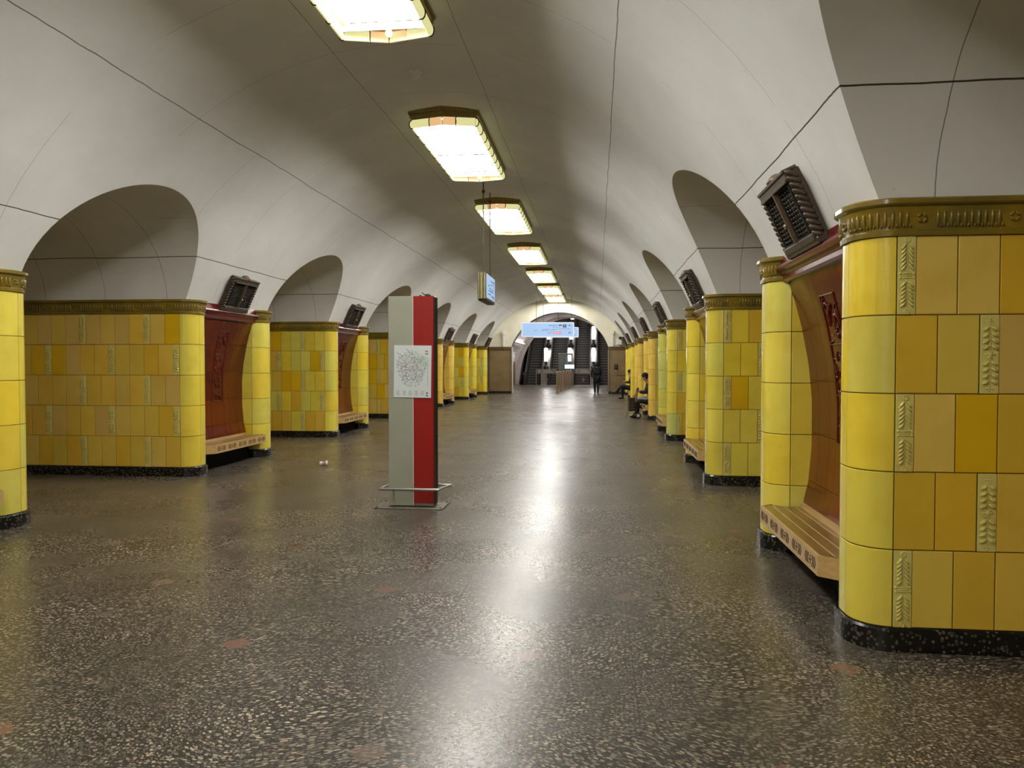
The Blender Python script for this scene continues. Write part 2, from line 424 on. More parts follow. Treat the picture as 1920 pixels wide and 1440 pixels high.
mb = MB(); mb.box(-13.2, 9, YB - .2, YB, 0, 5.2); struct(mb.build('wall_back', 'cream'))

# end wall with its arch
EX, EH, ER, EZ = -1.95, 2.55, 2.7, 1.57
mb = MB()
NA = 40; outer = []; inner = []
for j in range(NA + 1):
    t = pi * j / NA
    a0 = math.asin((2.47 - VZ) / (VR + .02)); t2 = a0 + (pi - 2 * a0) * j / NA
    outer.append((XC + (VR + .02) * cos(t2), VZ + (VR + .02) * sin(t2)))
    b0 = math.asin((2.47 - EZ) / ER); t3 = b0 + (pi - 2 * b0) * j / NA
    inner.append((EX + ER * cos(t3), EZ + ER * sin(t3)))
mb.grid([[(x, YE, z) for x, z in outer], [(x, YE, z) for x, z in inner]], smooth=False)
mb.grid([[(x, YE, z) for x, z in inner], [(x, YE + .9, z) for x, z in inner]], mi=1)  # arch reveal: its shade is put into the dull grey colour
big = [(EX + 6 * cos(pi * j / NA), 2.47 + 4 * sin(pi * j / NA)) for j in range(NA + 1)]
mb.grid([[(x, YE + .9, z) for x, z in inner], [(x, YE + .9, z) for x, z in big]], smooth=False)
for sx_, x0, x1 in ((1, .62, 9), (-1, -13.2, -4.5)):
    mb.box(x0, x1, YE + .45, YE + .9, 0, 2.47)
struct(mb.build('wall_far', ['cream', M['steel_dull']], recalc=False))
for side, x0, x1, lab in ((-1, -5.66, -4.5, 'brown marble pier left of the escalator arch, with a bright metal corner'), (1, .62, 1.72, 'brown marble pier right of the escalator arch, carrying a black handset')):
    t = thing('marble_pier', lab, 'pier', ((x0 + x1) / 2, YE + .3, 0)); hw = (x1 - x0) / 2
    mb = MB(); mb.bbox(-hw, hw, -.32, .13, .12, 2.36, .01); mb.build('shaft', 'marble', t)
    mb = MB(); mb.bbox(-hw - .02, hw + .02, -.36, .13, 2.3, 2.47, .01); mb.build('cap', 'marble_top', t)
    mb = MB(); mb.box(-hw - .02, hw + .02, -.345, .13, 0, .13); mb.build('base', 'plinth', t)
    mb = MB(); xe = hw * -side
    mb.tube([(xe, -.3, .13), (xe, -.3, 2.3)], .055, 12); mb.build('corner_column', 'steel', t)
# handset on the right pier
t = thing('wall_telephone', 'black emergency handset fixed on the brown pier right of the arch', 'telephone', (.99, YE - .02, 1.36))
mb = MB(); mb.bbox(-.09, .09, -.09, -.01, -.1, .2, .01); mb.build('body', 'black', t)
mb = MB(); mb.tube([(0, -.1, -.02), (0, -.13, .03), (0, -.13, .12), (0, -.1, .17)], .022); mb.build('handset', 'steel_dull', t)
mb = MB(); mb.lathe([(0, -.03), (.035, -.02), (.04, 0), (.035, .02), (0, .03)], (0, -.05, -.14), 12); mb.build('push_button', 'white', t)
mb = MB(); mb.tube([(.1, YE - .04, .98), (.66, YE - .04, .98)], .012, 6); 
mb.v = [(x + .99 - .1, y, z) for x, y, z in mb.v]
tag(mb.build('wall_conduit', 'marble_top'), 'thin brown conduit running along the right pier below the handset', 'conduit')
# white posts and camera above the piers
for x, z0, z1, lab in ((-4.88, 2.47, 3.3, 'white cable post with a box on top, above the left brown pier'), (.8, 2.47, 3.3, 'white cable post with a box on top, above the right brown pier')):
    t = thing('cable_post', lab, 'cable post', (x, YE - .1, z0))
    mb = MB(); mb.bbox(-.05, .05, -.05, .05, 0, z1 - z0 - .15, .008); mb.build('post', 'white', t)
    mb = MB(); mb.bbox(-.08, .08, -.08, .08, z1 - z0 - .18, z1 - z0, .01); mb.build('junction_box', 'white', t)
t = thing('surveillance_camera', 'white boxy camera with a black head, above the right brown pier', 'camera', (1.15, YE - .15, 2.47))
mb = MB(); mb.bbox(-.14, .14, -.1, .1, .08, .38, .02); mb.tube([(0, 0, 0), (0, 0, .1)], .04); mb.build('housing', 'white', t)
mb = MB(); mb.bbox(-.02, .16, -.16, .04, .38, .5, .01); mb.tube([(.07, -.16, .44), (.07, -.22, .44)], .04); mb.build('camera_head', 'black', t)

# ------------------------------------------------------------------ pylons
RC, RN, NV0 = .2, .2, .5           # hall corner radius, niche corner radius, niche start
def corner_path():                 # near half: from the transverse face round the corner, along the hall, into the niche
    L1 = pi / 2 * RC; L2 = NV0 - RN - RC; L3 = pi / 2 * RN; L4 = .28
    def f(s):
        if s <= 0: return (RC - s, 0.0, 0.0, -1.0)
        if s < L1:
            t = s / RC; return (RC - RC * sin(t), RC - RC * cos(t), -sin(t), -cos(t))
        s -= L1
        if s < L2: return (0.0, RC + s, -1.0, 0.0)
        s -= L2
        if s < L3:
            t = s / RN; return (RN - RN * cos(t), NV0 - RN + RN * sin(t), -cos(t), sin(t))
        s -= L3
        return (RN + s, NV0, 0.0, 1.0)
    return f, L1, L1 + L2 + L3, L1 + L2 + L3 + L4
PF, SA, SB, SD = corner_path()
FACE_END = DEP - .02
def pos(s, d, far):                # point on the pylon outline pushed d outward
    u, v, nu, nv = PF(s); u += nu * d; v += nv * d
    return (u, (PL - v) if far else v)
def tile(mb, side, far, s0, s1, z0, z1, tint, g=.0022, b=.004, dep=.006):
    a, c = s0 + g, s1 - g; n = 1 if s1 <= 0 else max(2, int((s1 - s0) / .028))
    inn = [a + b + (c - a - 2 * b) * i / n for i in range(n + 1)]
    def pt(s, z, d): u, v = pos(s, d, far); return (side * u, v, z)
    mb.grid([[pt(s, z, 0) for s in inn] for z in (z0 + g + b, z1 - g - b)], 0, s1 > 0, tint)
    sq = inn
    # chamfer ring
    mb.grid([[pt(s, z0 + g, -dep) for s in [a] + inn[1:-1] + [c]] , [pt(s, z0 + g + b, 0) for s in inn]], 0, False, tint)
    mb.grid([[pt(s, z1 - g, -dep) for s in [a] + inn[1:-1] + [c]] , [pt(s, z1 - g - b, 0) for s in inn]], 0, False, tint)
    mb.grid([[pt(a, z0 + g, -dep), pt(a, z1 - g, -dep)], [pt(a + b, z0 + g + b, 0), pt(a + b, z1 - g - b, 0)]], 0, False, tint)
    mb.grid([[pt(c, z0 + g, -dep), pt(c, z1 - g, -dep)], [pt(c - b, z0 + g + b, 0), pt(c - b, z1 - g - b, 0)]], 0, False, tint)
TZ = [.13 + .434 * i for i in range(6)]
TW, RW = .2175, .1
OCH = [srgb(226, 188, 76), srgb(222, 182, 60), srgb(226, 182, 30), srgb(216, 182, 98), srgb(222, 190, 92), srgb(220, 178, 52), srgb(220, 190, 80)]
LEM = [srgb(232, 214, 88), srgb(228, 208, 80), srgb(236, 210, 66), srgb(220, 210, 96), srgb(232, 206, 74)]
LIM = [srgb(206, 202, 92), srgb(196, 198, 108), srgb(216, 206, 78)]
def jit(c, rnd, a=.05): k = 1 + rnd.uniform(-a, a); return (min(1, c[0] * k), min(1, c[1] * k * (1 + rnd.uniform(-.02, .02))), min(1, c[2] * k), 1)
def clad_mesh(side, seed, adj, warm):
    """glazed tiles of one pylon; adj = 0 when the odd rows carry the relief at the corner, 1 for the even rows"""
    rnd = random.Random(seed); mb = MB(); slots = []
    pal = OCH if warm < 2 else LEM + OCH[:3]
    if warm == 4: pal = [OCH[0], OCH[3], OCH[6], OCH[0], OCH[3], OCH[4], OCH[6], OCH[1], OCH[4], OCH[6], OCH[0], OCH[2]]
    for far in (False, True):
        for r in range(5):
            z0, z1 = TZ[4 - r], TZ[5 - r]
            rel = (r % 2) == adj
            s = 0.01; seq = 0 if rel else 3       # every fifth piece outward is a narrow relief tile
            while s > -(FACE_END - RC):
                if (seq % 5) == 0:
                    w = RW; isr = True
                else: w = TW; isr = False
                e = max(s - w, -(FACE_END - RC))
                if s - e > .02:
                    if isr and not far: slots.append((e, s, z0, z1, r % 2))
                    else: tile(mb, side, far, e, s, z0, z1, jit(rnd.choice(pal), rnd))
                s = e; seq = seq + 1
            cc = LEM if warm != 1 else [srgb(236, 198, 92), srgb(238, 204, 96)]
            if warm == 3: cc = LIM + LEM[:2]
            tile(mb, side, far, .01, SA + .01, z0, z1, jit(rnd.choice(cc), rnd))
            tile(mb, side, far, SA + .01, SB - .02, z0, z1, jit(rnd.choice(cc), rnd))
            tile(mb, side, far, SB - .02, SD, z0, z1, jit(rnd.choice(cc), rnd))
    return mb.mesh('tile_cladding', 'tile'), slots
def relief_mesh(kind):
    """one narrow glazed relief tile in its own frame: x across, y depth towards -y, z up"""
    mb = MB(); w, h = .096, .43
    mb.bbox(0.002, .002 + w, 0, .012, .002, .002 + h, .003); cx = .002 + w / 2
    def leaf(z, sgn, ang, ln, wd, off=.008):
        m = Matrix.Rotation(-sgn * ang, 4, 'Y'); c = (cx + sgn * off + sgn * ln * .8 * sin(ang), -.001, z + ln * .8 * cos(ang))
        mb.ell(c, wd, .018, ln, 8, 6, mat=m)
    if kind == 0:       # wheat ear: chevrons, belt, rosettes
        mb.ell((cx, 0, .30), .004, .007, .105, 6, 6); mb.ell((cx, 0, .12), .004, .007, .085, 6, 6)
        for i in range(6):
            for s_ in (1, -1): leaf(.245 + i * .023, s_, .62, .024, .0065)
        for i in range(6):
            for s_ in (1, -1): leaf(.035 + i * .023, s_, -.62 + pi * 0 + .0, .0, .0) if False else leaf(.045 + i * .022, s_, .7, .022, .0065)
        for dz in (-.012, 0, .012): mb.ell((cx, 0, .215 + dz), .032, .008, .005, 8, 4)
        for s_ in (1, -1): 
            for dz in (-.012, .012): mb.ell((cx + s_ * .036, 0, .215 + dz), .008, .008, .008, 6, 4)
        for z in (.018, .412):
            m = Matrix.Rotation(pi / 2, 4, 'X'); mb.lathe([(.016, 0), (.016, .005), (.011, .007), (.009, .003), (.005, .003), (.0, .007)], (cx, 0, z), 10, mat=m)
    else:               # branch with rounded leaves, knot and berry tips
        mb.ell((cx, 0, .215), .004, .007, .17, 6, 6)
        for i in range(4):
            for s_ in (1, -1): leaf(.245 + i * .034, s_, .95, .021, .011); leaf(.055 + i * .034, s_, .95, .021, .011)
        for a in (0, pi / 3, 2 * pi / 3): mb.ell((cx, 0, .215), .034, .009, .006, 8, 4, mat=Matrix.Rotation(a, 4, 'Y'))
        for z in (.03, .40):
            for dx_ in (-.013, 0, .013):
                for dz in (-.012, 0, .012): 
                    if abs(dx_) + abs(dz) < .02: mb.ell((cx + dx_, 0, z + dz), .006, .007, .006, 6, 4)
    return mb.mesh('relief_tile', 'relief', True)
REL = [relief_mesh(0), relief_mesh(1)]
def sweep(mb, side, prof, s0, s1, step, mi=0):
    """profile (z, outward) swept along both halves of the outline"""
    for far in (False, True):
        ss = [s0]; 
        ss.append(0.0); n = int((SD) / .02)
        ss += [SD * i / n for i in range(1, n + 1)]
        ss = [s for s in ss if s <= s1] + ([s1] if s1 < SD else [])
        ss = sorted(set(ss))
        P = []
        for z, d in prof:
            row = []
            for s in ss:
                u, v = pos(s, d, far); row.append((side * u, v, z))
            P.append(row)
        for a in range(len(P) - 1): mb.grid([P[a], P[a + 1]], mi, True)
SE = SB + .06
def cornice_mesh(side):
    mb = MB()
    sweep(mb, side, [(2.298, -.01), (2.298, .014), (2.325, .016), (2.33, .006), (2.345, .006), (2.40, .012), (2.455, .026), (2.462, .042), (2.47, .05), (2.492, .05), (2.50, .044), (2.50, -.22)], -(FACE_END - RC), SE, .02)
    for far in (False, True):
        s = .02; n = 0
        def bump(s, z, w, h, d, ang=0):
            u, v, nu, nv = PF(s); 
            if far: v = PL - v; nv = -nv
            tx, ty = (-nv, nu)
            c = Vector((side * (u + nu * .012), v + nv * .012, z)); tv = Vector((side * tx, ty, 0)); nn = Vector((side * nu, nv, 0))
            vs = []
            for j in range(5):
                ph = -pi / 2 + pi * j / 4
                for k in range(6):
                    t = 2 * pi * k / 6; a_, b_, c_ = w * cos(ph) * cos(t), d * cos(ph) * sin(t), h * sin(ph)
                    a2, c2 = a_ * cos(ang) - c_ * sin(ang), a_ * sin(ang) + c_ * cos(ang)
                    vs.append(c + tv * a2 + nn * (b_ + (c2 * .12 if ang == 0 else 0)) + Vector((0, 0, c2)))
            mb.add(vs, [(j * 6 + k, j * 6 + (k + 1) % 6, (j + 1) * 6 + (k + 1) % 6, (j + 1) * 6 + k) for j in range(4) for k in range(6)], 0, True)
        cyc = 0; s = SE - .03
        lo = -(FACE_END - RC) if not far else -.3
        k = 0
        while s > lo + .05:
            if k == 10:
                for a in (pi / 4, 3 * pi / 4, 5 * pi / 4, 7 * pi / 4):
                    bump(s - .045 + .02 * cos(a), 2.395 + .02 * sin(a), .010, .019, .012, a - pi / 2 + .0001)
                s -= .125; k = 0; continue
            bump(s, 2.385, .0105, .05, .013); bump(s - .0175, 2.352, .006, .012, .012); s -= .035; k += 1
    return mb.mesh('cornice', 'cornice')
def niche_u(z):
    pts = [(0, .30), (.45, .29), (.6, .325), (.9, .35), (1.3, .348), (1.6, .318), (1.9, .26), (2.1, .208), (2.25, .16), (2.36, .13)]
    for (a, ua), (b, ub) in zip(pts, pts[1:]):
        if z <= b: t = (z - a) / (b - a); return ua + (ub - ua) * t
    return .13
BRN = [srgb(88, 30, 16), srgb(94, 34, 14), srgb(82, 26, 18), srgb(100, 40, 14)]
def panel_mesh(side, seed):
    rnd = random.Random(seed); mb = MB()
    vs = [NV0, NV0 + .22, NV0 + .5, NV0 + .66, PL - NV0 - .66, PL - NV0 - .5, PL - NV0 - .22, PL - NV0]
    zs = [.40, .62, 1.02, 1.46, 1.90, 2.3]
    for i in range(5):
        for j in range(7):
            tone = rnd.choice(BRN[:3] if i > 2 else BRN)
            if i < 2: tone = (min(1, tone[0] * 1.25), tone[1] * 1.15, tone[2] * .8, 1)
            a, b, c, d = vs[j] + .0015, vs[j + 1] - .0015, zs[i] + .0015, zs[i + 1] - .0015
            n = 8
            mb.grid([[(side * niche_u(c + (d - c) * k / n), v, c + (d - c) * k / n) for v in (a, b)] for k in range(n + 1)], 0, True, jit(tone, rnd, .08))
    # backing just behind
    n = 30
    mb.grid([[(side * (niche_u(.27 + 2.05 * k / n) + .006), v, .27 + 2.05 * k / n) for v in (NV0, PL - NV0)] for k in range(n + 1)], 0, True, srgb(70, 20, 10))
    return mb.mesh('niche_panel', 'redtile')
def niche_relief(side):
    mb = MB(); rnd = random.Random(3)
    def P(v, z, d=.004): return (side * (niche_u(z) - d), v, z)
    c = PL / 2
    # raised ornament: frame bars, figures and twigs
    for v in (c - .16, c + .16):
        mb.tube([P(v, z) for z in [1.0 + .05 * i for i in range(23)]], .006, 6)
    for z in (1.0, 1.36, 1.74, 2.1):
        mb.tube([P(c - .16, z), P(c + .16, z)], .006, 6)
    for k in range(60):
        v = c + rnd.uniform(-.14, .14); z = rnd.uniform(1.03, 2.07); a = rnd.uniform(0, pi); l = rnd.uniform(.015, .05)
        mb.tube([P(v - l * cos(a), z - l * sin(a)), P(v, z + .006, .009), P(v + l * cos(a), z + l * sin(a))], [.004, .008, .004], 6)
    for k in range(7):
        mb.ell(P(c + rnd.uniform(-.1, .1), 1.1 + k * .14, .004), .012, .022, .026, 8, 6)
    return mb.mesh('niche_relief', 'redrelief')
def mat_red(name, col=None):
    m = NT(name); p = m.geo()
    a = m.n('ShaderNodeAttribute', attribute_name='tint').outputs[0] if col is None else col
    m.set(col=m.mix(m.math('MULTIPLY', m.noise(p, 5, 4), .5), a, srgb(64, 18, 10)), rough=.2, spec=.3); m.bump(m.noise(p, 7, 3), .15, .008); return m.m
M['redtile'] = mat_red('glazed_oxblood_tile'); M['redrelief'] = mat_red('glazed_oxblood_relief', srgb(88, 28, 16)); M['redrim'] = mat_red('glazed_maroon_moulding', srgb(96, 24, 20))
def rim_mesh(side):
    mb = MB(); v0, v1 = NV0 - .02, PL - NV0 + .02
    prof = [(.17, 2.28), (.12, 2.28), (.105, 2.30), (.105, 2.335), (.085, 2.345), (.075, 2.365), (.055, 2.375), (.05, 2.395), (.055, 2.415), (.085, 2.42), (.098, 2.50), (.3, 2.50)]
    mb.grid([[(side * u, v, z) for v in (v0, v1)] for u, z in prof], 0, False)
    for v in (v0, v1): mb.add([(side * u, v, z) for u, z in prof], [list(range(len(prof)))])
    return mb.mesh('niche_moulding', 'redrim')
def plinth_mesh(side):
    mb = MB(); sweep(mb, side, [(0, .026), (.118, .026), (.13, .016), (.13, -.02)], -(FACE_END - RC), SD, .02)
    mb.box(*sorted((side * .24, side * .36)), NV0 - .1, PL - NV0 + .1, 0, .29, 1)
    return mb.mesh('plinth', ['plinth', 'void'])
def core_mesh(side):
    mb = MB(); out = []
    ss = [-(FACE_END - RC), 0] + [SD * i / 40 for i in range(1, 41)]
    for s in ss: out.append(pos(s, -.0075, False))
    fr = [pos(s, -.0075, True) for s in ss][::-1]
    loop = out + [(.5, NV0 + .01), (.5, PL - NV0 - .01)] + fr
    mb.grid([[(side * u, v, z) for u, v in loop + [loop[0]]] for z in (0, 2.49)], 0, False)
    return mb.mesh('core', 'grout')
GEN = {}
for side in (1, -1):
    GEN[side] = dict(cor=cornice_mesh(side), rim=rim_mesh(side), pl=plinth_mesh(side), core=core_mesh(side), rel=niche_relief(side))
ORD = ['first', 'second', 'third', 'fourth', 'fifth', 'sixth', 'seventh']
PLAB = {1: ['yellow tiled pylon filling the right edge of the photo, nearest on the right',
            'second yellow pylon on the right, just beyond the nearest one',
            'third yellow pylon on the right, with yellow-green corner tiles',
            'fourth yellow pylon on the right, warm yellow, hiding the seated person with the trolley',
            'fifth yellow pylon on the right, between the two seated people',
            'sixth yellow pylon on the right, half hiding the farther seated person',
            'last yellow pylon on the right, touching the brown pier'],
       -1: ['yellow tiled pylon cut off by the left edge of the photo',
            'wide yellow pylon at the left, its whole face showing beside the widest red niche',
            'second whole yellow pylon face on the left, beyond the first red niche',
            'yellow pylon on the left, partly hidden behind the grey and red stand',
            'yellow pylon on the left seen just right of the grey and red stand',
            'second yellow pylon to the right of the grey and red stand, on the left side',
            'last yellow pylon on the left, touching the brown pier']}
WARM = {1: [0, 2, 3, 1, 1, 2, 2], -1: [0, 4, 2, 0, 1, 2, 2]}
CLIP = {}
def clipped(me, far=1.13):
    if me.name in CLIP: return CLIP[me.name]
    m2 = me.copy(); bm = bmesh.new(); bm.from_mesh(m2)
    bmesh.ops.bisect_plane(bm, geom=bm.verts[:] + bm.edges[:] + bm.faces[:], plane_co=(0, far, 0), plane_no=(0, 1, 0), clear_outer=True)
    bm.to_mesh(m2); bm.free(); CLIP[me.name] = m2
    return m2
def pylon(side, k, short=False):
    x = XR if side > 0 else XL; y = Y0 + BAY * k
    if k < 0: lab = 'yellow tiled pylon behind the camera, ' + ('right' if side > 0 else 'left')
    else: lab = PLAB[side][k]
    t = thing('tiled_pylon', lab, 'pylon', (x, y, 0))
    me, slots = clad_mesh(side, 100 + k * 7 + side, 0 if side > 0 else 1, WARM[side][k] if k >= 0 else 0)
    inst('core', GEN[side]['core'], t); inst('tile_cladding', me, t)
    inst('cornice', GEN[side]['cor'], t); inst('plinth', GEN[side]['pl'], t)
    p = inst('niche_panel', panel_mesh(side, 50 + k + side), t); inst('raised_ornament', GEN[side]['rel'], p)
    inst('niche_moulding', GEN[side]['rim'], t)
    if k == 6:
        for c in [c for c in COL.objects if c.parent == t or (c.parent and c.parent.parent == t)]: c.data = clipped(c.data)
    for (e, s, z0, z1, kd) in slots:
        if k < 0: continue
        u0 = RC - s   # nearest edge to the hall
        kind = kd
        o = inst('relief_tile', REL[kind], t, ((u0) if side > 0 else -(u0 + RW), -.004, z0))
        if kind == 0 and k < 2: o['label'] = 'pale relief tile with a wheat ear'
        elif kind == 1 and k < 2: o['label'] = 'pale relief tile with a leafy branch'
    return t
# ------------------------------------------------------------------ bench
def bench_proto(side):
    parts = []
    def uv(poly): return [(side * u, v) for u, v in poly]
    v0, v1 = NV0 + .02, PL - NV0 - .02
    slats = []
    us = [-.055, .035, .125, .215, .30]
    for i in range(4):
        mb = MB(); a, b = us[i] + .003, us[i + 1] - .003
        e = (.0 if i == 0 else (.0))
        if i == 0: poly = [(a, v0 + .0), (b, v0 - .07), (b, v1 + .07), (a, v1 - .0)]
        elif i == 1: poly = [(a, v0 - .06), (b, v0 - .01), (b, v1 + .01), (a, v1 + .06)]
        else: poly = [(a, v0), (b, v0), (b, v1), (a, v1)]
        mb.prism(uv(poly), .355, .392); slats.append(mb.mesh('seat_slat', 'wood_dark', True))
    mb = MB()
    for i in range(1, 4):
        mb.box(*sorted((side * (us[i] - .004), side * (us[i] + .004))), v0, v1, .36, .3935)
    inlay = mb.mesh('pale_inlay_strip', 'wood_light', True)
    mb = MB(); fr = [(-.07, v0), (.05, v0 - .10), (.05, v0 - .085), (-.053, v0 + .0085), (-.053, v1 - .0085), (.05, v1 + .085), (.05, v1 + .10), (-.07, v1)]
    mb.prism(uv(fr), .265, .396)
    mb.box(*sorted((side * -.053, side * .22)), v0 + .03, v0 + .07, .27, .355); mb.box(*sorted((side * -.053, side * .22)), v1 - .07, v1 - .03, .27, .355)
    front = mb.mesh('front_board', 'wood_light', True)
    carve = []; n = 5; g = (v1 - v0) / n
    for i in range(n):
        mb = MB()
        c = v0 + g * (i + .5)
        for s_ in (1, -1):
            for j in range(3):
                cv = c + s_ * (.05 + j * .03)
                for q in (1, -1):
                    m = Matrix.Rotation(q * .6 * s_, 4, 'X')
                    mb.box(-.0015, .0015, -.005, .005, -.0225, .0225, mat=Matrix.Translation((side * -.0705, cv, .33 + q * .016)) @ m)
        for dz in (-.022, .0, .022):
            m = Matrix.Translation((side * -.0705, c, .33 + dz)) @ Matrix.Rotation(pi / 4, 4, 'X'); mb.box(-.0015, .0015, -.007, .007, -.007, .007, mat=m)
        for dv in (-.02, .02):
            m = Matrix.Translation((side * -.0705, c + dv, .33)) @ Matrix.Rotation(pi / 4, 4, 'X'); mb.box(-.0015, .0015, -.006, .006, -.006, .006, mat=m)
        carve.append(mb.mesh('carved_marks', 'carve', True))
    mb = MB(); mb.box(*sorted((side * .255, side * .30)), v0, v1, .39, .425)
    ledge = mb.mesh('back_ledge', 'wood_light', True)
    return slats, inlay, front, carve, ledge
BP = {1: bench_proto(1), -1: bench_proto(-1)}
BLAB = {1: ['wooden bench under the large red niche at the right, nearest on the right', 'wooden bench in front of the second right-hand niche', 'wooden bench at the third right-hand niche, just before the person with the trolley',
            'wooden bench the person beside the trolley sits on', 'wooden bench farther than the person with the trolley, hidden between right-hand columns', 'wooden bench the farther seated person sits on', ''],
        -1: ['wooden bench cut by the left edge of the photo', 'wooden bench under the widest red niche on the left', 'wooden bench under the second red niche on the left, left of the stand', 'wooden bench in the left niche hidden by the grey and red stand',
             'wooden bench on the left just past the grey and red stand', 'farthest wooden bench visible on the left', '']}
def bench(side, k):
    x = XR if side > 0 else XL
    t = thing('bench', BLAB[side][k] if k >= 0 else 'wooden bench behind the camera', 'bench', (x, Y0 + BAY * k, 0), 0, 'wooden benches in the red niches')
    slats, inlay, front, carve, ledge = BP[side]
    for me in slats: inst('seat_slat', me, t)
    f = inst('front_board', front, t); [inst('carved_marks', c_, f) for c_ in carve]
    inst('inlay_strip', inlay, t); inst('back_ledge', ledge, t)
    return t
# ------------------------------------------------------------------ loudspeakers in their bronze cases
def speaker_parts():
    """local frame: x along the hall, y out of the vault (towards the hall), z up the slope"""
    hw, hh, d = .43, .255, .115
    P = []
    mb = MB(); mb.bbox(-hw + .03, hw - .03, 0, .05, -hh, hh, .006)
    mb.bbox(-hw + .03, hw - .03, .05, d, hh - .055, hh, .008); mb.bbox(-hw + .05, hw - .05, d - .03, d + .012, hh - .07, hh - .05, .004)
    mb.bbox(-hw + .03, hw - .03, .05, d, -hh, -hh + .055, .008); mb.bbox(-hw, hw, .02, d - .01, -hh - .03, -hh + .02, .008)
    mb.bbox(-hw + .03, hw - .03, .02, d + .01, hh - .005, hh + .02, .006)
    P.append(('case', mb.mesh('case', 'bronze', True), None))
    mb = MB(); mb.lathe([(.07, 0), (.075, .01), (.05, .03), (.02, .045), (0, .047)], (0, .06, hh + .018), 14); P.append(('crest', mb.mesh('crest', 'bronze_hi', True), None))
    for s in (-1, 1):
        mb = MB()
        for i in range(11):
            z = -hh + .03 + i * (2 * hh - .06) / 10
            m = Matrix.Rotation(.35 * s, 4, 'Y') @ Matrix.Rotation(.75, 4, 'X'); mb.ell((s * (hw - .035), .07, z), .038, .058, .024, 12, 8, mat=m)
        P.append(('rope_moulding', mb.mesh('rope_moulding', 'bronze', True), None))
        mb = MB(); x0, x1 = (.035, hw - .085) if s > 0 else (-hw + .085, -.035)
        mb.box(x0, x1, .05, .06, -hh + .06, hh - .06, 1)
        for a, b, c, e in ((x0, x1, hh - .066, hh - .056), (x0, x1, -hh + .056, -hh + .066), (x0, x0 + .01, -hh + .06, hh - .06), (x1 - .01, x1, -hh + .06, hh - .06)):
            mb.box(a, b, .06, d - .005, c, e, 0)
        nr = 12; nc = 9
        for i in range(nr):
            z = -hh + .085 + i * (2 * hh - .17) / (nr - 1); pts = []
            for j in range(nc * 2 + 1):
                pts.append((x0 + .01 + (x1 - x0 - .02) * j / (nc * 2), .08 + (.012 if j % 2 else 0), z + (.008 if j % 2 else -.008)))
            mb.tube(pts, .0042, 4, cap=False)
            for j in range(1, nc * 2, 4):
                mb.ell(pts[j], .009, .011, .009, 6, 4, 2)
        P.append(('grille', mb.mesh('grille', ['grille', 'void', 'bronze'], True), None))
    mb = MB(); mb.bbox(-.012, .012, .05, d + .015, -hh + .05, hh - .05, .004)
    for i in range(5):
        for s in (-1, 1): mb.ell((s * .018, .095, -hh + .12 + i * .065), .014, .012, .032, 8, 6, mat=Matrix.Rotation(.45 * s, 4, 'Y'))
    P.append(('divider', mb.mesh('divider', 'bronze_hi', True), None))
    mb = MB(); mb.ell((0, d + .022, -.06), .017, .014, .017, 10, 8); P.append(('knob', mb.mesh('knob', 'knob', True), 'pale round knob'))
    return P
SPK = speaker_parts()
SLAB = {1: ['dark bronze loudspeaker case above the nearest red niche on the right', 'dark bronze loudspeaker case above the second niche on the right', 'dark bronze loudspeaker case above the third niche on the right', 'dark bronze loudspeaker case above the fourth right niche', 'dark bronze loudspeaker case above the fifth right niche', 'dark bronze loudspeaker case above the sixth right niche', 'small far loudspeaker case right beside the end wall, right side'],
        -1: ['dark bronze loudspeaker case outside the left edge', 'dark bronze loudspeaker case above the widest left niche', 'dark bronze loudspeaker case above the second left niche', 'dark bronze loudspeaker case hidden behind the grey and red stand', 'dark bronze loudspeaker case just right of the grey and red stand', 'dark bronze loudspeaker case second to the right of the stand, left side', 'far loudspeaker case beside the end wall, left side']}
def speaker(side, k):
    yc = Y0 + BAY * k + PL / 2
    if k == 6: yc = YE - .75
    z = 2.71; th = math.asin((z - VZ) / VR); off = VR * cos(th)
    t = thing('loudspeaker', SLAB[side][k], 'loudspeaker', (XC + side * off, yc, z), 0, 'bronze loudspeaker cases over the niches')
    # out of the vault points to the circle centre
    n = Vector((-side * cos(th), 0, -sin(th))); up = Vector((-side * sin(th), 0, cos(th))); xa = n.cross(up)
    mt = Matrix((xa, n, up)).transposed().to_4x4(); mt.translation = Vector(t.location)
    t.matrix_world = mt; t.rotation_mode = 'XYZ'; t.rotation_euler = mt.to_euler()
    for nm, me, lab in SPK:
        if k > 4 and nm in ('crest', 'knob'): continue
        o = inst(nm, me, t)
        if lab: o['label'] = lab
    return t
for side in (1, -1):
    for k in range(-1, 7):
        pylon(side, k, short=(k < 0 or (k == 6)))
        if k < 6 and k >= 0: bench(side, k)
        if k >= 0 and not (side < 0 and k == 0): speaker(side, k)

